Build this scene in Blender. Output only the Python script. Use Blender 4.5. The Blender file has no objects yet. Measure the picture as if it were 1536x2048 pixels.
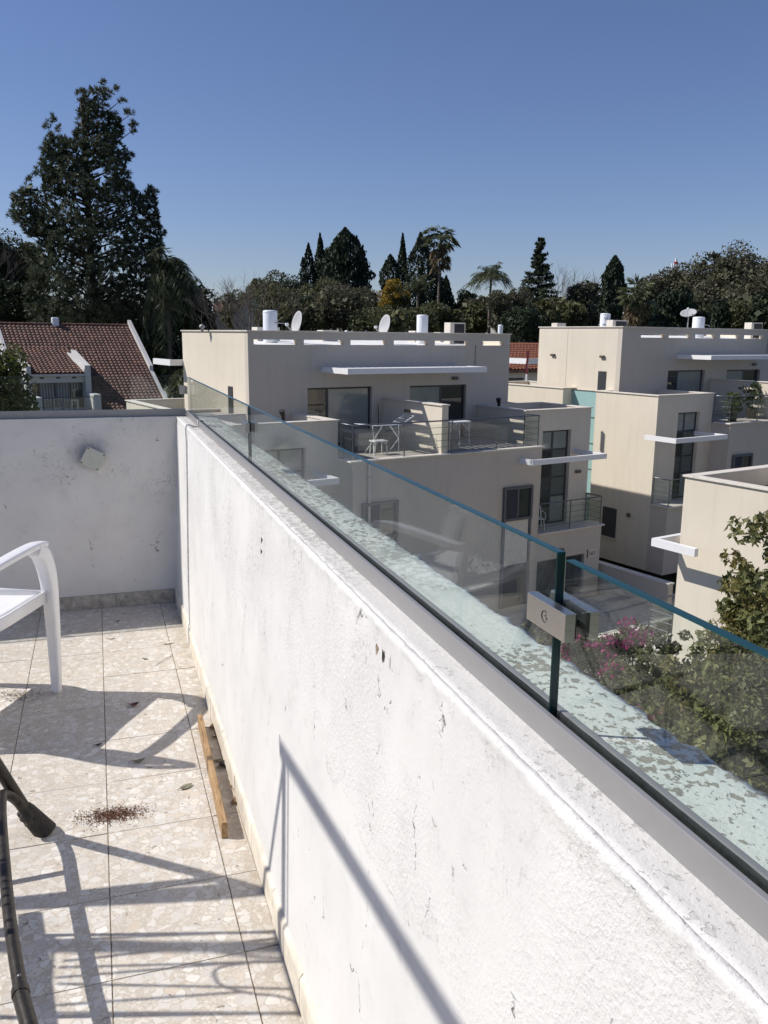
import bpy, bmesh, math, random
import numpy as np
from mathutils import Matrix, Vector, noise
random.seed(7); rng = np.random.default_rng(7)
scene = bpy.context.scene
COL = scene.collection

# ------------------------------------------------------------------ camera
EYE = 1.57                                   # eye height above the terrace floor
FPX, PITCH, ROLL, YAW = 1694.8, 0.20496, -0.010669, 0.3253
TB = 0.24734                                 # the villas are turned this much against the terrace
cp, sp = math.cos(PITCH), math.sin(PITCH)
fw = np.array([0, cp, -sp]); rt = np.array([1., 0, 0]); dn = np.array([0, -sp, -cp])
cr, sr = math.cos(ROLL), math.sin(ROLL)
CA, CB = cr * rt + sr * dn, -sr * rt + cr * dn
ct, st = math.cos(-YAW), math.sin(-YAW)
RZ = np.array([[ct, -st, 0], [st, ct, 0], [0, 0, 1.]])
CA, CB, CF = RZ @ CA, RZ @ CB, RZ @ fw
cam = bpy.data.cameras.new('camera'); camo = bpy.data.objects.new('camera', cam); COL.objects.link(camo)
camo.matrix_world = Matrix(((CA[0], -CB[0], -CF[0], 0), (CA[1], -CB[1], -CF[1], 0), (CA[2], -CB[2], -CF[2], EYE), (0, 0, 0, 1)))
cam.sensor_fit = 'VERTICAL'; cam.sensor_height = 24; cam.lens = FPX / 2048 * 24
cam.clip_start = 0.02; cam.clip_end = 3000
scene.camera = camo

# ------------------------------------------------------------------ light
SUN = Vector((-0.93, 0.385, 1.0)).normalized()
EL = math.asin(SUN.z)
world = bpy.data.worlds.new('World'); scene.world = world; world.use_nodes = True
wn = world.node_tree.nodes; wl = world.node_tree.links
sky = wn.new('ShaderNodeTexSky'); sky.sky_type = 'NISHITA'; sky.sun_disc = False
sky.sun_elevation = EL; sky.sun_rotation = math.atan2(SUN.x, SUN.y)
sky.altitude = 0; sky.air_density = 1.0; sky.dust_density = 0.3; sky.ozone_density = 2.2
tint = wn.new('ShaderNodeMix'); tint.data_type = 'RGBA'; tint.blend_type = 'MULTIPLY'; tint.inputs[0].default_value = 1; tint.inputs[7].default_value = (.93, .95, 1.2, 1)
wl.new(sky.outputs[0], tint.inputs[6]); wl.new(tint.outputs[2], wn['Background'].inputs[0]); wn['Background'].inputs[1].default_value = 0.070
sl = bpy.data.lights.new('sun', 'SUN'); sl.energy = 4.2; sl.angle = math.radians(0.53); sl.color = (1, .955, .89)
so = bpy.data.objects.new('sun', sl); COL.objects.link(so); so.location = (-20, 8, 30)
so.rotation_euler = SUN.to_track_quat('Z', 'Y').to_euler()
vs = scene.view_settings; vs.view_transform = 'Standard'; vs.look = 'None'; vs.gamma = 1; vs.exposure = 0.18
vs.use_curve_mapping = False
scene.cycles.max_bounces = 8; scene.cycles.transparent_max_bounces = 24
scene.cycles.caustics_reflective = False; scene.cycles.caustics_refractive = False

# ------------------------------------------------------------------ geometry helpers
def ray(x, y): return CA * (x - 768) / FPX + CB * (y - 1024) / FPX + CF
def at(x, y, D):                              # the point D metres away (along the ground) that is seen at x, y
    d = ray(x, y); d = d * D / math.hypot(d[0], d[1]); return Vector((d[0], d[1], d[2] + EYE))
def onz(x, y, z):
    d = ray(x, y); d = d * (z - EYE) / d[2]; return Vector((d[0], d[1], z))
UV = Matrix.Translation((0, 0, EYE)) @ Matrix.Rotation(TB, 4, 'Z')     # villa frame: (along facade, away, height from the eye)
W = {}
def thing(name, label, cat, loc=(0, 0, 0), rz=0, group=None, kind=None):
    o = bpy.data.objects.new(name, None); COL.objects.link(o); o.empty_display_size = .2
    o.location = loc; o.rotation_euler = (0, 0, rz)
    W[o] = Matrix.Translation(loc) @ Matrix.Rotation(rz, 4, 'Z')
    if label: o['label'] = label
    if cat: o['category'] = cat
    if group: o['group'] = group
    if kind: o['kind'] = kind
    return o
def part(name, parent):                       # a part that only gathers sub-parts
    o = bpy.data.objects.new(name, None); COL.objects.link(o); o.parent = parent; W[o] = W[parent]; return o
def tag(o, label, cat, group=None, kind=None):
    if label: o['label'] = label
    if cat: o['category'] = cat
    if group: o['group'] = group
    if kind: o['kind'] = kind
    return o
def link(name, me, parent=None, M=None):
    o = bpy.data.objects.new(name, me); COL.objects.link(o)
    if parent is not None:
        o.parent = parent; W[o] = W[parent]
        me.transform(W[parent].inverted() @ (M or Matrix()))
    elif M is not None: me.transform(M)
    return o
def recentre(o):                              # top-level mesh: origin to the middle of its foot
    me = o.data; n = len(me.vertices); co = np.empty(n * 3, 'f'); me.vertices.foreach_get('co', co); co = co.reshape(-1, 3)
    c = Vector((float(co[:, 0].mean()), float(co[:, 1].mean()), float(co[:, 2].min())))
    me.transform(Matrix.Translation(-c)); o.location = c; return o
class MB:
    def __init__(s): s.v = []; s.f = []; s.sm = []
    def add(s, vs, fs, smooth=False):
        n = len(s.v); s.v += [tuple(p) for p in vs]; s.f += [tuple(i + n for i in f) for f in fs]; s.sm += [smooth] * len(fs); return s
    def box(s, x0, x1, y0, y1, z0, z1):
        x0, x1 = min(x0, x1), max(x0, x1); y0, y1 = min(y0, y1), max(y0, y1); z0, z1 = min(z0, z1), max(z0, z1)
        return s.add([(x0, y0, z0), (x1, y0, z0), (x1, y1, z0), (x0, y1, z0), (x0, y0, z1), (x1, y0, z1), (x1, y1, z1), (x0, y1, z1)],
                     [(0, 3, 2, 1), (4, 5, 6, 7), (0, 1, 5, 4), (1, 2, 6, 5), (2, 3, 7, 6), (3, 0, 4, 7)])
    def hexa(s, p): return s.add(p, [(0, 3, 2, 1), (4, 5, 6, 7), (0, 1, 5, 4), (1, 2, 6, 5), (2, 3, 7, 6), (3, 0, 4, 7)])
    def tube(s, pts, r, n=8, caps=True):
        pts = [Vector(p) for p in pts]; rs = r if isinstance(r, (list, tuple)) else [r] * len(pts)
        t0 = (pts[1] - pts[0]).normalized(); up = Vector((0, 0, 1)) if abs(t0.z) < .9 else Vector((1, 0, 0))
        nx = t0.cross(up).normalized(); V = []; k = len(pts)
        for i, p in enumerate(pts):
            t = (pts[min(i + 1, k - 1)] - pts[max(i - 1, 0)]).normalized()
            nx = (nx - t * nx.dot(t)).normalized(); ny = t.cross(nx)
            for j in range(n):
                a = 2 * math.pi * j / n; V.append(p + (nx * math.cos(a) + ny * math.sin(a)) * rs[i])
        F = [(i * n + j, i * n + (j + 1) % n, (i + 1) * n + (j + 1) % n, (i + 1) * n + j) for i in range(k - 1) for j in range(n)]
        s.add(V, F, True)
        if caps: s.add(V[:n], [tuple(reversed(range(n)))]); s.add(V[-n:], [tuple(range(n))])
        return s
    def lathe(s, c, prof, n=20, axis=None):
        c = Vector(c); R = Matrix() if axis is None else Vector(axis).to_track_quat('Z', 'Y').to_matrix().to_4x4()
        V = [c + (R @ Vector((r * math.cos(2 * math.pi * j / n), r * math.sin(2 * math.pi * j / n), z))) for r, z in prof for j in range(n)]
        k = len(prof); F = [(i * n + j, i * n + (j + 1) % n, (i + 1) * n + (j + 1) % n, (i + 1) * n + j) for i in range(k - 1) for j in range(n)]
        s.add(V, F, True); return s
    def build(s, name, mat, parent=None, M=None, bevel=0, seg=2):
        me = bpy.data.meshes.new(name); me.from_pydata(s.v, [], s.f); me.polygons.foreach_set('use_smooth', s.sm); me.update()
        if bevel:
            bm = bmesh.new(); bm.from_mesh(me); bmesh.ops.remove_doubles(bm, verts=bm.verts, dist=1e-5)
            bmesh.ops.bevel(bm, geom=[e for e in bm.edges], offset=bevel, segments=seg, affect='EDGES', profile=.5, clamp_overlap=True)
            bm.to_mesh(me); bm.free()
        if mat: me.materials.append(mat)
        return link(name, me, parent, M)

# ------------------------------------------------------------------ materials
def new(name):
    m = bpy.data.materials.new(name); m.use_nodes = True; nt = m.node_tree
    return m, nt, nt.nodes['Principled BSDF']
def N(nt, typ, **kw):
    n = nt.nodes.new(typ)
    for k, v in kw.items():
        if k in n.inputs.keys() if isinstance(k, str) else False: n.inputs[k].default_value = v
        else: setattr(n, k, v)
    return n
def coords(nt, scale=(1, 1, 1), kind='Object'):
    tc = N(nt, 'ShaderNodeTexCoord'); mp = N(nt, 'ShaderNodeMapping'); mp.inputs['Scale'].default_value = scale
    nt.links.new(tc.outputs[kind], mp.inputs[0]); return mp.outputs[0]
def noise_tex(nt, vec, scale, detail=4, rough=.55, dist=0):
    n = N(nt, 'ShaderNodeTexNoise'); n.inputs['Scale'].default_value = scale; n.inputs['Detail'].default_value = detail
    n.inputs['Roughness'].default_value = rough; n.inputs['Distortion'].default_value = dist
    if vec: nt.links.new(vec, n.inputs['Vector'])
    return n.outputs['Fac']
def ramp(nt, fac, stops, interp='LINEAR'):
    r = N(nt, 'ShaderNodeValToRGB'); cr_ = r.color_ramp; cr_.interpolation = interp
    while len(cr_.elements) < len(stops): cr_.elements.new(.5)
    for e, (p, c) in zip(cr_.elements, stops):
        e.position = p; e.color = (c, c, c, 1) if isinstance(c, (int, float)) else (*c, 1)
    nt.links.new(fac, r.inputs[0]); return r.outputs[0]
def mix(nt, fac, a, b, mode='MIX'):
    m = N(nt, 'ShaderNodeMix'); m.data_type = 'RGBA'; m.blend_type = mode
    for i, x in ((6, a), (7, b)):
        if isinstance(x, tuple): m.inputs[i].default_value = (*x, 1)
        elif isinstance(x, (int, float)): m.inputs[i].default_value = (x, x, x, 1)
        else: nt.links.new(x, m.inputs[i])
    if isinstance(fac, (int, float)): m.inputs[0].default_value = fac
    else: nt.links.new(fac, m.inputs[0])
    return m.outputs[2]
def math_(nt, op, a, b=None):
    m = N(nt, 'ShaderNodeMath'); m.operation = op
    for i, x in ((0, a), (1, b)):
        if x is None: continue
        if isinstance(x, (int, float)): m.inputs[i].default_value = x
        else: nt.links.new(x, m.inputs[i])
    return m.outputs[0]
def bump(nt, bs, h, strength=.3, dist=.01):
    b = N(nt, 'ShaderNodeBump'); b.inputs['Strength'].default_value = strength; b.inputs['Distance'].default_value = dist
    nt.links.new(h, b.inputs['Height']); nt.links.new(b.outputs[0], bs.inputs['Normal']); return b
def plain(name, col, rough=.6, metal=0, var=0, vscale=8, bumps=0, bscale=60, bdist=.004, spec=.5):
    m, nt, bs = new(name); bs.inputs['Roughness'].default_value = rough; bs.inputs['Metallic'].default_value = metal
    bs.inputs['Specular IOR Level'].default_value = spec
    v = coords(nt)
    if var:
        f = noise_tex(nt, v, vscale, 5, .6); c = ramp(nt, f, [(.3, tuple(x * (1 - var) for x in col)), (.7, tuple(min(1, x * (1 + var)) for x in col))])
        nt.links.new(c, bs.inputs['Base Color'])
    else: bs.inputs['Base Color'].default_value = (*col, 1)
    if bumps: bump(nt, bs, noise_tex(nt, v, bscale, 4, .6), bumps, bdist)
    return m

def wall_paint():
    m, nt, bs = new('white_wall_paint'); v = coords(nt); L = nt.links
    big = noise_tex(nt, v, 3.5, 5, .6); mid = noise_tex(nt, v, 14, 5, .65)
    col = mix(nt, ramp(nt, big, [(.38, 0), (.68, 1)]), (.72, .705, .675), (.645, .63, .605))
    col = mix(nt, math_(nt, 'MULTIPLY', ramp(nt, mid, [(.58, 0), (.74, 1)]), .35), col, (.52, .50, .48))
    # upper band: the paint is pitted and dirty there
    sep = N(nt, 'ShaderNodeSeparateXYZ'); L.new(v, sep.inputs[0])
    edge = noise_tex(nt, v, 5, 4, .6)
    hz = math_(nt, 'ADD', sep.outputs[2], math_(nt, 'MULTIPLY', edge, .55))
    band = math_(nt, 'MULTIPLY', ramp(nt, hz, [(.98, 0), (1.18, 1)]), ramp(nt, noise_tex(nt, v, 2.3, 4, .6), [(.38, .12), (.56, 1)]))
    pits = noise_tex(nt, v, 120, 3, .6)
    soot = math_(nt, 'MULTIPLY', ramp(nt, noise_tex(nt, v, 85, 3, .7), [(.56, 0), (.66, 1)]), ramp(nt, noise_tex(nt, v, 3.2, 3, .5), [(.48, 0), (.62, 1)]))
    col = mix(nt, math_(nt, 'MULTIPLY', math_(nt, 'MULTIPLY', soot, band), .75), col, (.26, .24, .22))
    # hairline cracks, running mostly downwards
    mp = N(nt, 'ShaderNodeMapping'); mp.inputs['Scale'].default_value = (1, 1, .33); L.new(v, mp.inputs[0])
    nz = N(nt, 'ShaderNodeTexNoise'); nz.inputs['Scale'].default_value = 22; nz.inputs['Detail'].default_value = 4; L.new(v, nz.inputs['Vector'])
    ad = N(nt, 'ShaderNodeVectorMath'); ad.operation = 'MULTIPLY_ADD'; L.new(nz.outputs['Color'], ad.inputs[0]); ad.inputs[1].default_value = (.05, .05, .05); L.new(mp.outputs[0], ad.inputs[2])
    vo = N(nt, 'ShaderNodeTexVoronoi'); vo.feature = 'DISTANCE_TO_EDGE'; vo.inputs['Scale'].default_value = 7.5; L.new(ad.outputs[0], vo.inputs['Vector'])
    crack = ramp(nt, vo.outputs['Distance'], [(.004, 1), (.011, 0)])
    where = math_(nt, 'MULTIPLY', ramp(nt, noise_tex(nt, v, 9, 3, .6), [(.57, 0), (.64, 1)]), ramp(nt, noise_tex(nt, v, 55, 2, .5), [(.42, 0), (.56, 1)]))
    crk = math_(nt, 'MULTIPLY', crack, where)
    col = mix(nt, math_(nt, 'MULTIPLY', crk, .8), col, (.12, .11, .10))
    dv = N(nt, 'ShaderNodeVectorMath'); dv.operation = 'DISTANCE'; L.new(N(nt, 'ShaderNodeNewGeometry').outputs['Position'], dv.inputs[0]); dv.inputs[1].default_value = (-.065, 5.0, .915)
    halo = ramp(nt, math_(nt, 'ADD', dv.outputs['Value'], math_(nt, 'MULTIPLY', math_(nt, 'SUBTRACT', noise_tex(nt, v, 18, 4, .6), .5), .12)), [(.045, 1), (.125, 0)])
    col = mix(nt, math_(nt, 'MULTIPLY', halo, .55), col, (.30, .30, .31))      # grime round the junction box
    L.new(col, bs.inputs['Base Color']); bs.inputs['Roughness'].default_value = .75
    h = math_(nt, 'ADD', math_(nt, 'MULTIPLY', noise_tex(nt, v, 11, 4, .6), .22), math_(nt, 'MULTIPLY', noise_tex(nt, v, 300, 2, .5), .035))
    lump = math_(nt, 'ADD', math_(nt, 'MULTIPLY', ramp(nt, noise_tex(nt, v, 125, 4, .62, .1), [(.44, 0), (.70, 1)]), .75), math_(nt, 'MULTIPLY', noise_tex(nt, v, 42, 3, .6), .9))
    ledge = ramp(nt, math_(nt, 'ADD', hz, math_(nt, 'MULTIPLY', math_(nt, 'SUBTRACT', noise_tex(nt, v, 26, 4, .65), .5), .35)), [(1.115, 0), (1.13, 1)])
    h = math_(nt, 'ADD', h, math_(nt, 'MULTIPLY', math_(nt, 'MULTIPLY', lump, band), .25))
    h = math_(nt, 'SUBTRACT', h, math_(nt, 'MULTIPLY', ledge, .16))
    flake = math_(nt, 'MULTIPLY', ramp(nt, noise_tex(nt, coords(nt, (1, 1, .5)), 34, 5, .7), [(.62, 0), (.64, 1)]), ramp(nt, big, [(.45, 0), (.6, 1)])); h = math_(nt, 'ADD', h, math_(nt, 'MULTIPLY', flake, .16))
    h = math_(nt, 'SUBTRACT', h, math_(nt, 'MULTIPLY', crk, .9))
    bump(nt, bs, h, .7, .007); return m
def coping_paint():
    m, nt, bs = new('flaking_coping_paint'); v = coords(nt); L = nt.links
    mp = N(nt, 'ShaderNodeMapping'); mp.inputs['Scale'].default_value = (1, .8, 1); L.new(v, mp.inputs[0]); w = mp.outputs[0]
    f = noise_tex(nt, w, 78, 5, .62, .2); g = noise_tex(nt, v, 2.6, 3, .5); e = noise_tex(nt, w, 90, 3, .6)
    fl = ramp(nt, math_(nt, 'ADD', f, math_(nt, 'ADD', math_(nt, 'MULTIPLY', math_(nt, 'SUBTRACT', g, .5), .85), math_(nt, 'MULTIPLY', math_(nt, 'SUBTRACT', e, .5), .12))), [(.645, 0), (.66, 1)])
    sep = N(nt, 'ShaderNodeSeparateXYZ'); L.new(v, sep.inputs[0])
    outer = ramp(nt, math_(nt, 'ADD', sep.outputs[0], .5), [(.47, .3), (.54, 1)])
    fl = math_(nt, 'MULTIPLY', fl, outer)
    far_ = ramp(nt, math_(nt, 'ADD', math_(nt, 'MULTIPLY', sep.outputs[1], .25), math_(nt, 'MULTIPLY', g, .35)), [(-.02, 0), (.14, 1)]); fd = noise_tex(nt, w, 66, 5, .64, .25)
    fl = math_(nt, 'MAXIMUM', fl, math_(nt, 'MULTIPLY', math_(nt, 'MULTIPLY', ramp(nt, math_(nt, 'ADD', fd, math_(nt, 'MULTIPLY', math_(nt, 'SUBTRACT', noise_tex(nt, v, 6, 3, .5), .5), .35)), [(.522, 0), (.536, 1)]), far_), ramp(nt, outer, [(.2, .25), (.6, 1)])))
    f2 = noise_tex(nt, v, 130, 4, .6); fl = math_(nt, 'MAXIMUM', fl, math_(nt, 'MULTIPLY', math_(nt, 'MULTIPLY', ramp(nt, f2, [(.66, 0), (.685, 1)]), ramp(nt, g, [(.42, .15), (.60, 1)])), outer))
    paint = mix(nt, noise_tex(nt, v, 8, 4, .6), (.60, .635, .58), (.70, .715, .66))
    paint = mix(nt, math_(nt, 'MULTIPLY', ramp(nt, noise_tex(nt, v, 17, 6, .75), [(.52, 0), (.72, 1)]), .35), paint, (.47, .47, .42))
    paint = mix(nt, ramp(nt, math_(nt, 'ADD', sep.outputs[0], .5), [(.474, 0), (.49, 1)]), mix(nt, noise_tex(nt, v, 12, 5, .65), (.62, .60, .57), (.73, .71, .68)), paint)
    conc = mix(nt, noise_tex(nt, v, 60, 4, .7), (.20, .19, .155), (.36, .34, .285))
    sp_ = ramp(nt, noise_tex(nt, v, 210, 2, .6), [(.66, 0), (.72, 1)])
    col = mix(nt, math_(nt, 'MULTIPLY', sp_, .5), mix(nt, fl, paint, conc), (.2, .19, .16))
    L.new(col, bs.inputs['Base Color']); bs.inputs['Roughness'].default_value = .8
    h = math_(nt, 'SUBTRACT', math_(nt, 'MULTIPLY', noise_tex(nt, v, 70, 5, .7), .5), math_(nt, 'MULTIPLY', fl, .9))
    bump(nt, bs, h, .8, .005); return m
def POS(nt):
    return N(nt, 'ShaderNodeNewGeometry').outputs['Position']
def terrazzo():
    m, nt, bs = new('terrazzo'); L = nt.links; tc = N(nt, 'ShaderNodeTexCoord'); oi = N(nt, 'ShaderNodeObjectInfo')
    ad = N(nt, 'ShaderNodeVectorMath'); ad.operation = 'MULTIPLY_ADD'; L.new(oi.outputs['Random'], ad.inputs[0]); ad.inputs[1].default_value = (37, 91, 0); L.new(tc.outputs['Object'], ad.inputs[2])
    v = ad.outputs[0]
    nz = N(nt, 'ShaderNodeTexNoise'); nz.inputs['Scale'].default_value = 40; nz.inputs['Detail'].default_value = 2; L.new(v, nz.inputs['Vector'])
    w = N(nt, 'ShaderNodeVectorMath'); w.operation = 'MULTIPLY_ADD'; L.new(nz.outputs['Color'], w.inputs[0]); w.inputs[1].default_value = (.014, .014, 0); L.new(v, w.inputs[2])
    def chips(scale, lo, hi):
        a = N(nt, 'ShaderNodeTexVoronoi'); a.feature = 'DISTANCE_TO_EDGE'; a.inputs['Scale'].default_value = scale; L.new(w.outputs[0], a.inputs['Vector'])
        b = N(nt, 'ShaderNodeTexVoronoi'); b.inputs['Scale'].default_value = scale; L.new(w.outputs[0], b.inputs['Vector'])
        s = N(nt, 'ShaderNodeSeparateXYZ'); L.new(b.outputs['Color'], s.inputs[0])
        return ramp(nt, a.outputs['Distance'], [(lo, 0), (hi, 1)]), s.outputs[0], s.outputs[1]
    e1, c1, k1 = chips(36, .05, .09); e2, c2, k2 = chips(85, .06, .11)
    stone1 = ramp(nt, c1, [(0, (.53, .51, .47)), (.35, (.74, .72, .68)), (.6, (.55, .525, .49)), (.8, (.80, .78, .73)), (1, (.62, .53, .43))])
    stone2 = ramp(nt, c2, [(0, (.52, .46, .38)), (.5, (.66, .61, .53)), (1, (.72, .69, .62))])
    matrix = mix(nt, noise_tex(nt, v, 90, 3, .6), (.45, .40, .34), (.54, .49, .42))
    col = mix(nt, math_(nt, 'MULTIPLY', e2, .75), matrix, stone2)
    big = math_(nt, 'MULTIPLY', e1, math_(nt, 'GREATER_THAN', k1, .38))
    col = mix(nt, math_(nt, 'MULTIPLY', big, .85), col, stone1)
    col = mix(nt, math_(nt, 'MULTIPLY', ramp(nt, noise_tex(nt, POS(nt), 4.5, 6, .7), [(.46, 0), (.72, 1)]), .33), col, (.40, .34, .27))
    sx_ = N(nt, 'ShaderNodeSeparateXYZ'); L.new(POS(nt), sx_.inputs[0])
    col = mix(nt, math_(nt, 'MULTIPLY', math_(nt, 'MULTIPLY', ramp(nt, sx_.outputs[0], [(.28, 0), (.375, 1)]), ramp(nt, noise_tex(nt, POS(nt), 12, 5, .7), [(.35, 0), (.62, 1)])), .55), col, (.30, .235, .165))
    col = mix(nt, math_(nt, 'MULTIPLY', oi.outputs['Random'], .22), col, (.50, .45, .385))
    sp_ = ramp(nt, noise_tex(nt, v, 300, 2, .6), [(.70, 0), (.74, 1)]); col = mix(nt, math_(nt, 'MULTIPLY', sp_, .5), col, (.15, .12, .1))
    L.new(col, bs.inputs['Base Color']); bs.inputs['Roughness'].default_value = .62; bs.inputs['Specular IOR Level'].default_value = .3
    bump(nt, bs, math_(nt, 'ADD', noise_tex(nt, v, 150, 3, .6), math_(nt, 'MULTIPLY', big, .3)), .15, .002); return m
def glass(name, tint, tf=1.0):
    m = bpy.data.materials.new(name); m.use_nodes = True; nt = m.node_tree; nt.nodes.clear(); L = nt.links
    out = N(nt, 'ShaderNodeOutputMaterial'); tr = N(nt, 'ShaderNodeBsdfTransparent'); tr.inputs[0].default_value = (*tint, 1)
    gl = N(nt, 'ShaderNodeBsdfGlossy'); gl.inputs['Roughness'].default_value = 0.0; gl.inputs[0].default_value = (.95, .97, .96, 1)
    ge = N(nt, 'ShaderNodeNewGeometry'); ior = math_(nt, 'SUBTRACT', 1.5, math_(nt, 'MULTIPLY', ge.outputs['Backfacing'], 1.5 - 1 / 1.5))
    fr = N(nt, 'ShaderNodeFresnel'); L.new(ior, fr.inputs[0])
    dirt = N(nt, 'ShaderNodeBsdfDiffuse'); dirt.inputs[0].default_value = (.6, .62, .6, 1)
    mx = N(nt, 'ShaderNodeMixShader'); L.new(math_(nt, 'MULTIPLY', fr.outputs[0], tf), mx.inputs[0]); L.new(tr.outputs[0], mx.inputs[1]); L.new(gl.outputs[0], mx.inputs[2])
    mx2 = N(nt, 'ShaderNodeMixShader'); v = coords(nt)
    L.new(math_(nt, 'MULTIPLY', ramp(nt, noise_tex(nt, v, 9, 5, .7), [(.4, 0), (.8, 1)]), .022), mx2.inputs[0]); L.new(mx.outputs[0], mx2.inputs[1]); L.new(dirt.outputs[0], mx2.inputs[2])
    L.new(mx2.outputs[0], out.inputs[0]); return m
def foliage(name, dark, light, rough=.55, trans=.25):
    m = bpy.data.materials.new(name); m.use_nodes = True; nt = m.node_tree; L = nt.links; bs = nt.nodes['Principled BSDF']; out = nt.nodes['Material Output']
    ge = N(nt, 'ShaderNodeNewGeometry'); v = coords(nt)
    f = math_(nt, 'ADD', math_(nt, 'MULTIPLY', ge.outputs['Random Per Island'], .38), math_(nt, 'MULTIPLY', noise_tex(nt, v, .9, 3, .6), .75))
    col = ramp(nt, f, [(.25, dark), (.6, tuple((a + b) / 2 for a, b in zip(dark, light))), (.85, light)])
    L.new(col, bs.inputs['Base Color']); bs.inputs['Roughness'].default_value = rough; bs.inputs['Specular IOR Level'].default_value = .22
    tl = N(nt, 'ShaderNodeBsdfTranslucent'); L.new(col, tl.inputs[0]); mx = N(nt, 'ShaderNodeMixShader'); mx.inputs[0].default_value = trans
    L.new(bs.outputs[0], mx.inputs[1]); L.new(tl.outputs[0], mx.inputs[2]); L.new(mx.outputs[0], out.inputs[0]); return m
def wood_mat():
    m, nt, bs = new('weathered_wood'); L = nt.links; v = coords(nt, (18, 1.2, 18))
    f = noise_tex(nt, v, 6, 6, .7, .6); col = ramp(nt, f, [(.3, (.13, .075, .035)), (.48, (.34, .21, .10)), (.7, (.47, .33, .18))])
    k = ramp(nt, noise_tex(nt, coords(nt, (3, 1, 3)), 9, 3, .6), [(.62, 0), (.72, 1)]); col = mix(nt, math_(nt, 'MULTIPLY', k, .7), col, (.12, .06, .025))
    sy = N(nt, 'ShaderNodeSeparateXYZ'); L.new(coords(nt), sy.inputs[0]); bd = ramp(nt, math_(nt, 'ABSOLUTE', math_(nt, 'ADD', sy.outputs[1], -.03)), [(.010, 1), (.024, 0)]); col = mix(nt, math_(nt, 'MULTIPLY', bd, .8), col, (.06, .045, .03))
    L.new(col, bs.inputs['Base Color']); bs.inputs['Roughness'].default_value = .75; bump(nt, bs, f, .4, .002); return m
def stucco(name, col, var=.06):
    m, nt, bs = new(name); L = nt.links; v = coords(nt)
    big = noise_tex(nt, v, .35, 5, .6); c = mix(nt, ramp(nt, big, [(.35, 0), (.7, 1)]), tuple(x * (1 - var) for x in col), tuple(x * (1 + var * .5) for x in col))
    streak = noise_tex(nt, coords(nt, (3, 3, .25)), 1.6, 5, .65)
    c = mix(nt, math_(nt, 'MULTIPLY', ramp(nt, streak, [(.50, 0), (.74, 1)]), .30), c, tuple(x * .72 for x in col))
    L.new(c, bs.inputs['Base Color']); bs.inputs['Roughness'].default_value = .85; bs.inputs['Specular IOR Level'].default_value = .2
    bump(nt, bs, noise_tex(nt, v, 28, 3, .6), .25, .01); return m
def brushed():
    m, nt, bs = new('brushed_steel'); L = nt.links; v = coords(nt, (1, 1, 90)); f = noise_tex(nt, v, 25, 3, .6)
    L.new(ramp(nt, f, [(.3, (.50, .47, .43)), (.7, (.60, .57, .53))]), bs.inputs['Base Color']); bs.inputs['Metallic'].default_value = 1
    L.new(ramp(nt, f, [(.3, .26), (.7, .38)]), bs.inputs['Roughness']); return m
def tile_mat():
    m, nt, bs = new('clay_tiles'); L = nt.links; v = coords(nt); w = coords(nt, (4, 2.6, 2.6))
    vo = N(nt, 'ShaderNodeTexVoronoi'); vo.inputs['Scale'].default_value = 1.0; L.new(w, vo.inputs['Vector'])
    s = N(nt, 'ShaderNodeSeparateXYZ'); L.new(vo.outputs['Color'], s.inputs[0])
    c = ramp(nt, s.outputs[0], [(0, (.080, .042, .032)), (.5, (.125, .060, .042)), (1, (.20, .098, .068))])
    c = mix(nt, math_(nt, 'MULTIPLY', ramp(nt, noise_tex(nt, v, 2.2, 5, .7), [(.5, 0), (.72, 1)]), .5), c, (.09, .05, .035))
    L.new(c, bs.inputs['Base Color']); bs.inputs['Roughness'].default_value = .7; return m
def sheet_curtain():
    m, nt, bs = new('striped_curtain'); L = nt.links; wv = N(nt, 'ShaderNodeTexWave'); wv.inputs['Scale'].default_value = 1.6; wv.inputs['Distortion'].default_value = .6
    L.new(coords(nt), wv.inputs['Vector']); L.new(ramp(nt, wv.outputs['Fac'], [(.2, (.10, .11, .13)), (.8, (.34, .35, .37))]), bs.inputs['Base Color']); bs.inputs['Roughness'].default_value = .35; return m
def ground_mat():
    m, nt, bs = new('garden_earth'); L = nt.links; v = coords(nt)
    c = ramp(nt, noise_tex(nt, v, .35, 6, .7), [(.3, (.035, .045, .018)), (.5, (.06, .07, .028)), (.7, (.12, .095, .06))]); L.new(c, bs.inputs['Base Color'])
    bs.inputs['Roughness'].default_value = .95; bump(nt, bs, noise_tex(nt, v, 6, 5, .7), .6, .05); return m
def paving_mat(name, c0, c1):
    m, nt, bs = new(name); L = nt.links; v = coords(nt)
    c = ramp(nt, noise_tex(nt, v, 2.5, 5, .65), [(.3, c0), (.7, c1)]); L.new(c, bs.inputs['Base Color']); bs.inputs['Roughness'].default_value = .8
    bump(nt, bs, noise_tex(nt, v, 40, 3, .6), .3, .006); return m

M_WALL = wall_paint(); M_COPE = coping_paint(); M_TERR = terrazzo(); M_STEEL = brushed(); M_WOOD = wood_mat()
M_SKIRT = plain('skirting_paint', (.66, .60, .50), .75, var=.22, vscale=14, bumps=.4, bscale=90)
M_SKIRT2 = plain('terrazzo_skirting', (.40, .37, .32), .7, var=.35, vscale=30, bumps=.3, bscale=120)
M_GROUT = plain('dirty_grout', (.24, .195, .145), .95, var=.75, vscale=45, bumps=.6, bscale=200)
M_ALU = plain('anodised_aluminium', (.31, .30, .30), .42, metal=.35, var=.03, vscale=30)
M_GASKET = plain('black_gasket', (.02, .024, .024), .5, var=.5, vscale=150)
M_GLASS = glass('clear_glass', (.955, .978, .966), .68); M_GEDGE = plain('green_glass_edge', (.004, .040, .040), .22, spec=.55)
M_RAILGL = glass('rail_glass', (.93, .95, .94), .7)
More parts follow.
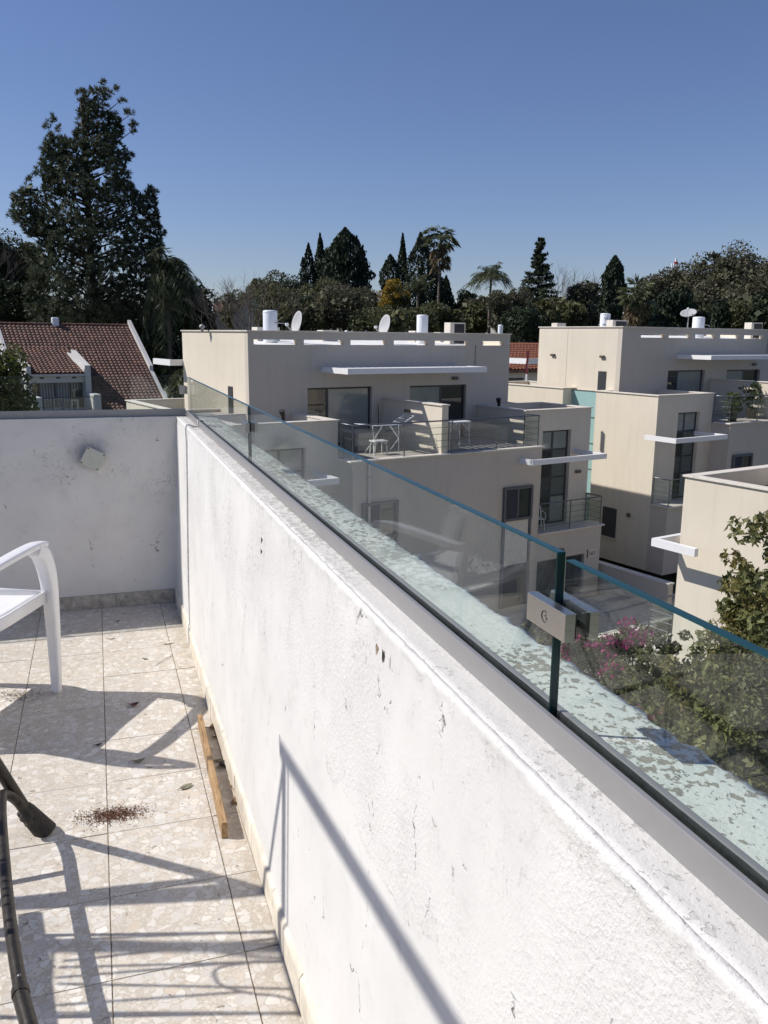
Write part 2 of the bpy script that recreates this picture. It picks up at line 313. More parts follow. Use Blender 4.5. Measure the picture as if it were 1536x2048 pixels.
M_PLASTIC = plain('white_plastic', (.78, .78, .79), .38, var=.03, vscale=20)
M_BOX = plain('grey_plastic', (.50, .51, .44), .5, var=.05, vscale=25); M_SCREW = plain('dark_screw', (.04, .04, .04), .6)
M_DARKM = plain('dark_brown_metal', (.035, .03, .025), .42, metal=.5, var=.5, vscale=40, bumps=.2, bscale=90)
M_RUBBER = plain('cracked_rubber', (.028, .024, .02), .75, var=.5, vscale=50, bumps=.5, bscale=70)
M_WIRE = plain('coated_wire', (.25, .25, .24), .5)
M_CABLE = plain('painted_cable', (.62, .62, .61), .6, var=.15, vscale=60)
M_VILLA = stucco('cream_stucco', (.72, .65, .535)); M_VILLA_SHADE = stucco('shaded_cream_stucco', (.58, .525, .45))  # second stucco: the same cream with the fronts' shade painted into its colour
M_CAP = plain('stone_coping', (.66, .61, .53), .7, var=.10, vscale=5); M_WHITE = plain('white_metal', (.80, .80, .80), .45, var=.02)
M_FRAME = plain('dark_window_frame', (.045, .047, .052), .4); M_FRAME2 = plain('grey_window_frame', (.10, .105, .115), .5)
M_PANE = plain('window_glass', (.03, .038, .038), .03, spec=1.0); M_CURT = plain('pale_blind_behind_glass', (.26, .285, .27), .12, var=.12, vscale=1.5, spec=.9)
M_TEAL = plain('teal_glass', (.32, .50, .49), .12, var=.05, spec=.9); M_STEELR = plain('rail_steel', (.16, .17, .18), .35, metal=.7)
M_ROOFW = plain('white_roof_membrane', (.78, .77, .74), .7, var=.12, vscale=2); M_ROOFD = plain('dark_roof_gravel', (.20, .18, .155), .95, var=.4, vscale=30, bumps=.6, bscale=40, bdist=.02)
M_TANK = plain('white_enamel', (.76, .79, .82), .3); M_DISH = plain('dish_grey', (.42, .42, .42), .5); M_GREY = plain('grey_metal', (.34, .34, .33), .5, metal=.3)
M_BLACK = plain('black_grille', (.012, .013, .015), .5); M_LAMP = plain('bronze_lamp', (.10, .085, .065), .5)
M_BLUE = plain('blue_print', (.03, .05, .16), .5); M_RED = plain('red_print', (.30, .03, .03), .5); M_INK = plain('dark_print', (.06, .045, .03), .6)
M_TILES = tile_mat(); M_CURTAIN = sheet_curtain(); M_EARTH = ground_mat()
M_PAVE = paving_mat('patio_paving', (.30, .28, .25), (.42, .395, .35)); M_STONE = paving_mat('rough_stone', (.17, .155, .13), (.30, .275, .235))
M_TRUNK = plain('bark', (.07, .055, .042), .9, var=.4, vscale=3, bumps=.6, bscale=12, bdist=.03)
M_PALMT = plain('palm_trunk', (.17, .135, .10), .9, var=.35, vscale=5, bumps=.7, bscale=10, bdist=.05)
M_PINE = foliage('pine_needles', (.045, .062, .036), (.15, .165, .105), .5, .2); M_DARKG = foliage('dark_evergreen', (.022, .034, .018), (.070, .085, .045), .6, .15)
M_CYP = foliage('cypress_green', (.018, .030, .018), (.062, .080, .046), .6, .12); M_OLIVE = foliage('olive_green', (.060, .068, .030), (.165, .165, .080))
M_EUC = foliage('eucalyptus_leaf', (.060, .062, .038), (.175, .165, .105)); M_BRIGHT = foliage('bright_green', (.035, .055, .012), (.14, .17, .045), .5, .35)
M_MIMOSA = foliage('mimosa_yellow', (.16, .11, .02), (.48, .33, .05), .6, .3); M_PALM = foliage('palm_leaf', (.045, .06, .028), (.16, .175, .09), .4, .2)
M_PALMD = foliage('dead_palm_leaf', (.10, .075, .04), (.24, .19, .11), .7, .2); M_CITRUS = foliage('glossy_leaf', (.085, .10, .04), (.27, .27, .11), .45, .4)
M_NEW = foliage('olive_new_leaf', (.12, .11, .035), (.30, .26, .09), .5, .35)
M_BOUG = foliage('bougainvillea_bract', (.20, .015, .09), (.46, .06, .23), .6, .35); M_TWIG = plain('bare_twig', (.13, .105, .09), .9)
M_LEAFD = foliage('dry_leaf_brown', (.09, .055, .03), (.30, .21, .12), .7, .1); M_LEAFR = plain('dark_red_leaf', (.085, .012, .015), .6, var=.3, vscale=80); M_LEAFG = plain('grey_green_leaf', (.19, .18, .12), .7, var=.3, vscale=60)
M_SOIL = plain('red_soil', (.145, .060, .030), .95, var=.4, vscale=200)

# ------------------------------------------------------------------ ground and our own terrace
GZ = EYE - 9.75                                # garden level
g = MB().add([(-900, -600, GZ), (900, -600, GZ), (900, 1500, GZ), (-900, 1500, GZ)], [(0, 1, 2, 3)]).build('ground', M_EARTH); g['kind'] = 'structure'

fl = thing('terrace_floor', None, None, (0, 2.5, 0), kind='structure')
MB().box(-3.2, .40, -1.6, 5.0, -.25, -.0022).build('grout_bed', M_GROUT, fl)
def tile_mesh(w, d):
    bm = bmesh.new(); g_ = .0011; b = .0010
    V = [bm.verts.new(p) for p in ((-w / 2 + g_, -d / 2 + g_, -.003), (w / 2 - g_, -d / 2 + g_, -.003), (w / 2 - g_, d / 2 - g_, -.003), (-w / 2 + g_, d / 2 - g_, -.003),
                                   (-w / 2 + g_ + b, -d / 2 + g_ + b, 0), (w / 2 - g_ - b, -d / 2 + g_ + b, 0), (w / 2 - g_ - b, d / 2 - g_ - b, 0), (-w / 2 + g_ + b, d / 2 - g_ - b, 0))]
    for f in ((4, 5, 6, 7), (0, 1, 5, 4), (1, 2, 6, 5), (2, 3, 7, 6), (3, 0, 4, 7)): bm.faces.new([V[i] for i in f])
    me = bpy.data.meshes.new('floor_tile'); bm.to_mesh(me); bm.free(); me.materials.append(M_TERR); return me
TX = [-.0455 - .33 * k for k in range(9, -1, -1)] + [.284]
xs = TX + [.376]
ys = [3.261 + .332 * k for k in range(-14, 6)] + [4.995]
cache = {}
for i in range(len(xs) - 1):
    for j in range(len(ys) - 1):
        w, d = round(xs[i + 1] - xs[i], 3), round(ys[j + 1] - ys[j], 3)
        if (w, d) not in cache: cache[(w, d)] = tile_mesh(w, d)
        o = bpy.data.objects.new('floor_tile', cache[(w, d)]); COL.objects.link(o); o.parent = fl
        o.location = ((xs[i] + xs[i + 1]) / 2, (ys[j] + ys[j + 1]) / 2 - 2.5, random.uniform(-.0009, .0006))
        o.rotation_euler = (random.uniform(-.0012, .0012), random.uniform(-.0012, .0012), 0)

def nz(x, y, z=0): return noise.noise(Vector((x, y, z)))
CZ = 1.103                                      # coping level of the long parapet
pw = thing('parapet_wall', 'long white rendered parapet running into the distance under the glass panels', 'wall', (.5, 2, 0))
def strip(prof, y0, y1, step, name, mat, parent, jit):
    n = int((y1 - y0) / step) + 1; V = []; k = len(prof)
    for i in range(n):
        y = y0 + (y1 - y0) * i / (n - 1)
        for j, (x, z, a, fx) in enumerate(prof):
            V.append((x + a * jit * (nz(y * fx, j * 3.1) + .5 * nz(y * fx * 3.7, j * 5.3)), y, z + a * jit * .6 * (nz(y * fx, j * 7.7, 4) + .4 * nz(y * fx * 4.1, j, 9))))
    F = [(i * k + j, (i + 1) * k + j, (i + 1) * k + j + 1, i * k + j + 1) for i in range(n - 1) for j in range(k - 1)]
    F += [tuple(range(k)), tuple(reversed(range((n - 1) * k, n * k)))]
    mb = MB(); mb.add(V, F, True); return mb.build(name, mat, parent)
strip([(.385, -.2, 0, 1), (.385, .1, .3, 2), (.392, .3, .4, 2), (.400, .5, .5, 2), (.408, .7, .6, 2.5), (.415, .88, .8, 3), (.4195, 1.0, 1, 5), (.4225, 1.06, .8, 8), (.4238, 1.084, .7, 14),
       (.4232, 1.090, .9, 26), (.4228, 1.0965, 1.1, 30), (.4250, 1.1022, 1.1, 30), (.4290, 1.1040, .8, 28), (.4335, 1.1028, .6, 26), (.4385, 1.0990, .3, 16), (.452, 1.0960, .1, 8)], -1.6, 5.2, .007, 'wall_face', M_WALL, pw, .0032)
cp_ = strip([(.4325, 1.1000, .5, 20), (.4345, 1.1030, .8, 24), (.445, 1.1034, .5, 12), (.470, CZ, .3, 6), (.50, CZ, .3, 6), (.54, CZ, .4, 6), (.58, CZ - .001, .5, 6), (.61, CZ - .001, .7, 8), (.632, CZ - .002, 1.2, 11), (.645, CZ - .006, 2.8, 34), (.644, CZ - .016, 3.0, 30), (.632, CZ - .04, 1.5, 9), (.63, .8, .4, 3), (.63, -8.3, .1, 1), (.46, -8.3, 0, 1), (.46, .9, 0, 1)], -1.6, 5.2, .012, 'coping', M_COPE, pw, .0032)
sk = MB()
for y0, y1 in [(-1.6 + .33 * k, -1.6 + .33 * (k + 1) - .002) for k in range(20)]:
    o1, o2 = random.uniform(-.001, .001), random.uniform(-.0015, .0015)
    MB().add([(.374 + o1, y0, 0), (.3745 + o1, y0, .082 + o2), (.3775, y0, .090 + o2), (.3885, y0, .102 + o2), (.395, y0, 0), (.374 + o1, y1, 0), (.3745 + o1, y1, .082 + o2), (.3775, y1, .090 + o2), (.3885, y1, .102 + o2), (.395, y1, 0)],
             [(0, 1, 6, 5), (1, 2, 7, 6), (2, 3, 8, 7), (3, 4, 9, 8), (0, 4, 3, 2, 1), (5, 6, 7, 8, 9)]).build('skirting', M_SKIRT, pw)

fwt = thing('parapet_wall', 'shaded white parapet closing the far end of the terrace, with a tilted grey box on it', 'wall', (-1, 5.1, 0))
def fgrid():
    mb = MB(); nx, nzv = 90, 30; V = []
    for i in range(nx + 1):
        x = -3.6 + 4.02 * i / nx
        for j in range(nzv + 1):
            z = 1.105 * j / nzv; V.append((x, 5.0 + .003 * nz(x * 4, z * 4) + .0015 * nz(x * 14, z * 14, 3), z if j < nzv else 1.105 + .003 * nz(x * 9, 1)))
    for i in range(nx):
        for j in range(nzv): a = i * (nzv + 1) + j; mb.f.append((a, a + nzv + 1, a + nzv + 2, a + 1)); mb.sm.append(True)
    mb.v += V; return mb
fgrid().build('wall_face', M_WALL, fwt)
MB().box(-3.6, .42, 5.012, 5.2, -8, 1.1035).build('wall_core', M_WALL, fwt)
for k in range(11): MB().box(.368 - .33 * (k + 1) + .0015, .368 - .33 * k, 4.988, 5.004, 0, .082 + random.uniform(-.002, .002)).build('skirting', M_SKIRT2, fwt, bevel=.0015, seg=1)
ob = MB().box(-3.7, .40, -1.6, 5.0, -8.3, -.25).build('building_block', M_WALL); tag(ob, 'building under the terrace, below the white parapets', 'building'); recentre(ob)

# ------------------------------------------------------------------ glass balustrade on the long parapet
bal = thing('glass_balustrade', 'long frameless glass balustrade on the right-hand parapet, panels joined by steel clamps', 'glass railing', (.49, 2.5, CZ))
GX0, GX1, GT = .490, .502, 1.328
def ubeam(name, mb, par): return mb.build(name, M_ALU, par, bevel=.0008, seg=1)
ch = part('base_channel', bal)
MB().box(.4795, .4875, -1.6, 5.03, CZ - .004, CZ + .0325).build('channel_front', M_ALU, ch, bevel=.0012, seg=2)
MB().box(.5045, .513, -1.6, 5.03, CZ - .004, CZ + .0300).build('channel_back', M_ALU, ch, bevel=.0012, seg=2)
def gasket(x0, x1):
    mb = MB(); n = 500; V = []
    for i in range(n + 1):
        y = -1.6 + 6.62 * i / n; j = .0012 * nz(y * 30, x0 * 50)
        V += [(x0, y, CZ), (x0, y, CZ + .0285 + j), (x1, y, CZ + .0285 + j), (x1, y, CZ)]
    for i in range(n):
        for k in range(3): a = i * 4 + k; mb.f.append((a, a + 4, a + 5, a + 1)); mb.sm.append(False)
    mb.v = V; return mb
gasket(.4878, .4897).build('gasket', M_GASKET, ch); gasket(.5023, .5043).build('gasket', M_GASKET, ch)
def pane(y0, y1, zt, par, x0=GX0, x1=GX1):
    mb = MB().box(x0, x1, y0, y1, CZ + .002, zt)
    me = bpy.data.meshes.new('glass_panel'); bm = bmesh.new(); vs_ = [bm.verts.new(p) for p in mb.v]
    for f in mb.f: bm.faces.new([vs_[i] for i in f])
    bm.normal_update(); bmesh.ops.bevel(bm, geom=list(bm.edges), offset=.0011, segments=1, affect='EDGES')
    bm.normal_update()
    for f in bm.faces: f.material_index = 0 if abs(f.normal.x) > .95 or f.normal.y > .6 else 1
    bm.to_mesh(me); bm.free(); me.materials.append(M_GLASS); me.materials.append(M_GEDGE); return link('glass_panel', me, par)
pane(2.942, 4.995, GT, bal); pane(.829, 2.934, GT + .001, bal); pane(-1.6, .811, GT - .003, bal)
def clamp(yc, zc, par, emblem):
    c = part('clamp', par)
    MB().box(.4735, .4868, yc - .044, yc + .044, zc - .0165, zc + .0165).build('front_plate', M_STEEL, c, bevel=.0006, seg=2)
    MB().box(.5052, .5170, yc - .044, yc + .044, zc - .0165, zc + .0165).build('back_plate', M_STEEL, c, bevel=.0006, seg=2)
    MB().box(.4868, .4899, yc - .041, yc + .041, zc - .0145, zc + .0145).build('rubber_pad', M_GASKET, c)
    MB().box(.5021, .5052, yc - .041, yc + .041, zc - .0145, zc + .0145).build('rubber_pad', M_GASKET, c)
    if emblem:                                   # an open ring with a small s-shaped stroke in it
        e = MB(); cy = yc + .001; r = .0066
        e.tube([(.4734, cy + r * math.cos(a), zc + r * math.sin(a)) for a in np.linspace(math.radians(-55 + 180), math.radians(70 + 180 - 360 + 360), 6)] + [], .0001, 4) if False else None
        e.tube([(.4733, cy + r * math.cos(a), zc + r * math.sin(a)) for a in np.linspace(math.radians(125), math.radians(-110), 20)], .0007, 6)
        e.tube([(.4733, cy - .0035 + .0016 * math.sin(q * 6.283), zc + .0030 - .0062 * q) for q in np.linspace(0, 1, 12)], .0005, 6)
        e.build('emblem', M_SCREW, c)
    return c
clamp(.821, 1.2560, bal, True); clamp(2.938, 1.2560, bal, False)
b2 = thing('glass_balustrade', 'glass balustrade in a dark channel on the far end parapet', 'glass railing', (-1.5, 5.05, 1.105))
ch2 = part('base_channel', b2)
MB().box(-3.6, .478, 5.030, 5.040, 1.100, 1.146).build('channel_front', M_ALU, ch2, bevel=.001, seg=1)
MB().box(-3.6, .478, 5.056, 5.066, 1.100, 1.143).build('channel_back', M_ALU, ch2, bevel=.001, seg=1)
MB().box(-3.6, .476, 5.0401, 5.0435, 1.106, 1.142).build('gasket', M_GASKET, ch2)
def pane2(x0, x1, zt):
    me = bpy.data.meshes.new('glass_panel'); bm = bmesh.new(); mb = MB().box(x0, x1, 5.044, 5.055, 1.108, zt); vs_ = [bm.verts.new(p) for p in mb.v]
    for f in mb.f: bm.faces.new([vs_[i] for i in f])
    bm.normal_update()
    for f in bm.faces: f.material_index = 0 if abs(f.normal.y) > .95 else 1
    bm.to_mesh(me); bm.free(); me.materials.append(M_GLASS); me.materials.append(M_GEDGE); link('glass_panel', me, b2)
pane2(-3.6, -1.42, 1.333); pane2(-1.41, .466, 1.333)
cc = part('clamp', b2)
MB().box(.448, .482, 5.0265, 5.0415, 1.229, 1.277).build('front_plate', M_STEEL, cc, bevel=.0006); MB().box(.448, .482, 5.0575, 5.071, 1.229, 1.277).build('back_plate', M_STEEL, cc, bevel=.0006)
MB().box(.484, .4885, 4.985, 5.05, 1.231, 1.275).build('side_plate', M_STEEL, cc, bevel=.0006)

# junction box and cable
jb = thing('junction_box', 'square grey plastic junction box mounted askew on the shaded end wall', 'junction box', (-.045, 5.0, .88))
JB = Matrix.Translation((-.045, 4.995, .882)) @ Matrix.Rotation(math.radians(27.5), 4, 'Y')
MB().box(-.052, .052, -.030, .004, -.050, .050).build('box_body', M_BOX, jb, JB, bevel=.006, seg=3)
MB().box(-.0555, .0555, -.0425, -.0300, -.0535, .0535).build('lid', M_BOX, jb, JB, bevel=.004, seg=3)
for sx in (-1, 1):
    for sz in (-1, 1): MB().lathe((sx * .0455, -.0428, sz * .0435), [(0.0001, 0.0012), (.004, .001), (.0042, 0)], 10, (0, -1, 0)).build('screw', M_SCREW, jb, JB)
cb = MB(); yc = 4.40
cb.tube([(.372 + .0, 4.18, .02), (.371, 4.20, .098), (.374, 4.235, .105), (.381, 4.245, .108), (.3845, 4.252, .125), (.3895, 4.29, .35), (.399, 4.33, .6), (.410, 4.37, .85), (.4145, 4.385, 1.02), (.4135, 4.39, 1.095), (.418, 4.392, 1.116), (.43, 4.394, 1.119), (.45, 4.397, 1.109), (.478, 4.40, 1.108), (.4775, 4.40, 1.138), (.50, 4.402, 1.139), (.52, 4.40, 1.108), (.60, 4.39, 1.105)], .0042, 8)
tag(cb.build('cable', M_CABLE), 'thin grey cable running up the parapet near the far corner and over its top', 'cable'); recentre(bpy.data.objects['cable'])
# ------------------------------------------------------------------ villas
class Villa:
    def __init__(s, label, da, db, dz, sb=1, zg=-9.35):
        s.da, s.db, s.dz, s.sb = da, db, dz, sb
        c = UV @ Vector(s.T(16.5, 26, zg)); s.zg = zg
        s.root = thing('villa', label, 'house', c, TB)
    def T(s, a, b, z): return (a + s.da, s.sb * b + s.db, z + s.dz)
    def box(s, mb, a0, a1, b0, b1, z0, z1):
        p, q = s.T(a0, b0, z0), s.T(a1, b1, z1); return mb.box(p[0], q[0], p[1], q[1], p[2], q[2])
    def B(s, name, mat, a0, a1, b0, b1, z0, z1, par=None, bevel=0):
        return s.box(MB(), a0, a1, b0, b1, z0, z1).build(name, mat, par or s.root, UV, bevel=bevel, seg=1)
    def facade(s, name, mat, a0, a1, z0, z1, b, depth, holes):
        A = sorted({a0, a1, *[h[0] for h in holes], *[h[1] for h in holes]}); Zs = sorted({z0, z1, *[h[2] for h in holes], *[h[3] for h in holes]})
        inside = lambda a, z: any(h[0] < a < h[1] and h[2] < z < h[3] for h in holes)
        solid = {(i, j): not inside((A[i] + A[i + 1]) / 2, (Zs[j] + Zs[j + 1]) / 2) for i in range(len(A) - 1) for j in range(len(Zs) - 1)}
        mb = MB(); b2 = b + depth
        def quad(*p):
            p = [s.T(*x) for x in p]; mb.add(p, [(0, 1, 2, 3)] if s.sb > 0 else [(3, 2, 1, 0)])
        for (i, j), so_ in solid.items():
            if not so_: continue
            x0, x1, y0, y1 = A[i], A[i + 1], Zs[j], Zs[j + 1]
            quad((x0, b, y0), (x1, b, y0), (x1, b, y1), (x0, b, y1)); quad((x1, b2, y0), (x0, b2, y0), (x0, b2, y1), (x1, b2, y1))
            if not solid.get((i - 1, j), False): quad((x0, b2, y0), (x0, b, y0), (x0, b, y1), (x0, b2, y1))
            if not solid.get((i + 1, j), False): quad((x1, b, y0), (x1, b2, y0), (x1, b2, y1), (x1, b, y1))
            if not solid.get((i, j - 1), False): quad((x0, b2, y0), (x1, b2, y0), (x1, b, y0), (x0, b, y0))
            if not solid.get((i, j + 1), False): quad((x0, b, y1), (x1, b, y1), (x1, b2, y1), (x0, b2, y1))
        return mb.build(name, mat, s.root, UV)
    def caps(s, a0, a1, b0, b1, z, w=.27, o=.045, t=.045, sides='fblr'):
        # stone coping slabs round a roof edge, butted end to end
        if 'f' in sides: s.B('coping', M_CAP, a0 - o, a1 + o, b0 - o, b0 + w, z, z + t, bevel=.006)
        if 'b' in sides: s.B('coping', M_CAP, a0 - o, a1 + o, b1 - w, b1 + o, z, z + t, bevel=.006)
        if 'l' in sides: s.B('coping', M_CAP, a0 - o, a0 + w, b0 + w + .003, b1 - w - .003, z, z + t, bevel=.006)
        if 'r' in sides: s.B('coping', M_CAP, a1 - w, a1 + o, b0 + w + .003, b1 - w - .003, z, z + t, bevel=.006)
    def window(s, a0, a1, z0, z1, b, rec=.16, mull=(), bars=(), panes=M_PANE, fr=M_FRAME, name='window', fw_=.07, alt=None):
        # frame and panes, set back in the reveal
        w = part(name, s.root); y0, y1 = b + rec - .05, b + rec
        f = MB()
        for q in ((a0, a0 + fw_, z0, z1), (a1 - fw_, a1, z0, z1)): s.box(f, q[0], q[1], y0, y1, q[2], q[3])
        for q in ((z0, z0 + fw_), (z1 - fw_, z1)): s.box(f, a0 + fw_, a1 - fw_, y0, y1, q[0], q[1])
        for m_ in mull: s.box(f, m_ - .045, m_ + .045, y0 + .004, y1 - .002, z0 + fw_, z1 - fw_)
        for z_ in bars: s.box(f, a0 + fw_, a1 - fw_, y0 + .008, y1 - .004, z_ - .035, z_ + .035)
        f.build('frame', fr, w, UV)
        A = [a0, *mull, a1]; Zs = [z0, *bars, z1]
        for i in range(len(A) - 1):
            for j in range(len(Zs) - 1):
                m_ = panes
                if alt and (i, j) in alt: m_ = alt[(i, j)]
                s.box(MB(), A[i] + .01, A[i + 1] - .01, y0 + .02, y0 + .032, Zs[j] + .01, Zs[j + 1] - .01).build('pane', m_, w, UV)
        return w
    def railing(s, pts, z, h=1.05, n_rod=4, mat=M_STEELR, posts=None, slab=.0):
        r = part('railing', s.root); P = [Vector(s.T(a, b, z)) for a, b in pts]
        up = Vector((0, 0, 1))
        hr = MB().tube([p + up * h for p in P], .024, 8); hr.build('handrail', mat, r, UV)
        for k in range(len(P) - 1):
            L = (P[k + 1] - P[k]).length; n = max(1, round(L / 1.95))
            for i in range(n + (1 if k == len(P) - 2 else 0)):
                p = P[k].lerp(P[k + 1], i / n); MB().tube([p, p + up * (h - .01)], .022, 8).build('post', mat, r, UV)
            for q in range(n_rod):
                zz = up * (h * (q + 1) / (n_rod + 1)); MB().tube([P[k] + zz, P[k + 1] + zz], .0085, 6).build('rod', mat, r, UV)
            d = (P[k + 1] - P[k]).normalized(); nrm = Vector((d.y, -d.x, 0)) * .03
            a, b = P[k] + d * .06 + nrm + up * .10, P[k + 1] - d * .06 + nrm + up * .10; e = nrm.normalized() * .008; hh = up * (h - .2)
            MB().hexa([a, b, b + e, a + e, a + hh, b + hh, b + e + hh, a + e + hh]).build('glass_pane', M_RAILGL, r, UV)
    def lamp(s, a, b, z, w=.26):
        s.B('wall_lamp', M_LAMP, a - w / 2, a + w / 2, b - .11, b - .002, z - .05, z + .05, bevel=.02)
    def pergola(s, a0, a1, b0, b1, z0, z1, slats):
        p = part('pergola', s.root); t = .10
        for q in ((a0, a1, b0, b0 + t), (a0, a0 + t, b0 + t, b1), (a1 - t, a1, b0 + t, b1)):
            s.box(MB(), *q, z0, z1).build('beam', M_WHITE, p, UV)
        for x0, x1 in slats: s.box(MB(), x0, x1, b0 + t, b1, z1 - .075, z1 - .012).build('slat', M_WHITE, p, UV)
    def upper(s, a0, a1, d1, d2, extra=(), slots=((11.28, 12.82), (13.06, 14.55), (14.83, 16.27), (16.58, 18.03), (18.35, 19.88), (20.56, 21.58)), slot_dx=0, bb=31.2):
        b, top = 25.2, .085
        holes = [(x0 + slot_dx, x1 + slot_dx, -.315, -.155) for x0, x1 in slots] + [(d1[0], d1[1], -3.9, d1[2]), (d2[0], d2[1], -3.9, d2[2])]
        s.facade('wall', M_VILLA_SHADE, a0, a1, -3.9, top, b, .25, holes)
        s.B('wall', M_VILLA, a0 + .002, a1 - .002, b + .25, bb, -9.6, -.36)
        s.B('wall', M_VILLA, a0, a0 + .22, b + .252, bb - .002, -.36, top); s.B('wall', M_VILLA, a1 - .22, a1, b + .252, bb - .002, -.36, top)
        s.facade('wall', M_VILLA, a0 + .22, a1 - .22, -.36, top, bb - .25, .25, [(x0 + slot_dx, x1 + slot_dx, -.30, -.15) for x0, x1 in slots[:-1]])
        r = MB(); r.hexa([s.T(*p) for p in ((a0 + .22, b + .25, -.36), (a1 - .22, b + .25, -.36), (a1 - .22, bb - .25, -.36), (a0 + .22, bb - .25, -.36),
                                             (a0 + .22, b + .25, -.33), (a1 - .22, b + .25, -.33), (a1 - .22, bb - .25, -.185), (a0 + .22, bb - .25, -.185))])
        r.build('roof', M_ROOFW, s.root, UV)
        s.caps(a0, a1, b, bb, top, w=.25)
    def tower(s, a0, a1, b0, b1, win, z1=-2.56, zb=-9.6, roofdrop=.55, inner=M_ROOFD, front_z=None, mat=None):
        t = .22; mat = mat or M_VILLA
        holes = [win] if win else []
        s.facade('wall', mat, a0, a1, zb, z1, b0, .24, holes)
        s.B('wall', mat, a0, a1, b0 + .24, b1, zb, z1 - roofdrop)
        for q in ((a0, a0 + t, b0 + .24, b1 - t), (a1 - t, a1, b0 + .24, b1 - t), (a0, a1, b1 - t, b1)): s.B('wall', mat, *q, z1 - roofdrop, z1)
        s.B('roof', inner, a0 + t, a1 - t, b0 + .24, b1 - t, z1 - roofdrop, z1 - roofdrop + .03)
        s.caps(a0, a1, b0, b1, z1, w=.24)
    def canopy(s, a0, a1, b0, b1, z0=-4.21, z1=-4.03, left=True, right=True, t=.12):
        p = part('canopy', s.root)
        s.box(MB(), a0, a1, b0, b0 + t, z0, z1).build('beam', M_WHITE, p, UV)
        if left: s.box(MB(), a0, a0 + t, b0 + t, b1, z0, z1).build('beam', M_WHITE, p, UV)
        if right: s.box(MB(), a1 - t, a1, b0 + t, b1, z0, z1).build('beam', M_WHITE, p, UV)
    def louvre_window(s, a0, a1, z0, z1, b, shutter=True):
        # dark box frame standing proud of the wall, one louvred shutter and one plain
        w = part('window', s.root); f = MB(); k = .09; y0 = b - .10
        for q in ((a0, a0 + k, z0, z1), (a1 - k, a1, z0, z1), (a0 + k, a1 - k, z1 - k, z1), (a0 + k, a1 - k, z0, z0 + k)): s.box(f, q[0], q[1], y0, b + .02, q[2], q[3])
        m_ = (a0 + a1) / 2; s.box(f, m_ - .03, m_ + .03, y0 + .03, b, z0 + k, z1 - k); f.build('frame', M_FRAME2, w, UV)
        s.box(MB(), m_ + .03, a1 - k, b - .03, b - .012, z0 + k, z1 - k).build('pane', M_PANE, w, UV)
        s.box(MB(), a0 + k, m_ - .03, b - .012, b - .004, z0 + k, z1 - k).build('backing', M_BLACK, w, UV)
        n = int((z1 - z0 - 2 * k) / .055)
        for i in range(n):
            z_ = z0 + k + .055 * i; P = [s.T(*p) for p in ((a0 + k, b - .07, z_), (m_ - .03, b - .07, z_), (m_ - .03, b - .02, z_ + .035), (a0 + k, b - .02, z_ + .035), (a0 + k, b - .07, z_ + .008), (m_ - .03, b - .07, z_ + .008), (m_ - .03, b - .02, z_ + .043), (a0 + k, b - .02, z_ + .043))]
            MB().hexa(P).build('slat', M_FRAME2, w, UV)

def terrace(v, aL, aR, bF, z=-3.68, door_l=(13.18, 15.7, -1.72), door_r=(17.29, 19.84, -1.74), part_a=(16.16, 16.41)):
    """middle volume with the roof terrace, partition and pergola"""
    v.facade('wall', M_VILLA_SHADE, aL, aR, -9.6, z - .05, bF, .24, [])
    v.B('wall', M_VILLA_SHADE, aL, aR, bF + .24, 25.198, -9.6, z - .05)
    v.B('terrace_paving', M_PAVE, aL + .2, aR - .0, bF + .22, 25.196, z - .05, z - .012)
    v.B('coping', M_CAP, aL - .12, aR + .08, bF - .08, bF + .215, z - .05, z, bevel=.006)
    v.B('coping', M_CAP, aL - .12, aL + .195, bF + .218, 22.3, z - .05, z, bevel=.006)
    v.B('partition_wall', M_VILLA, part_a[0], part_a[1], 21.72, 25.196, z - .012, -2.165)
    v.B('coping', M_CAP, part_a[0] - .04, part_a[1] + .04, 21.68, 25.194, -2.165, -2.12, bevel=.006)

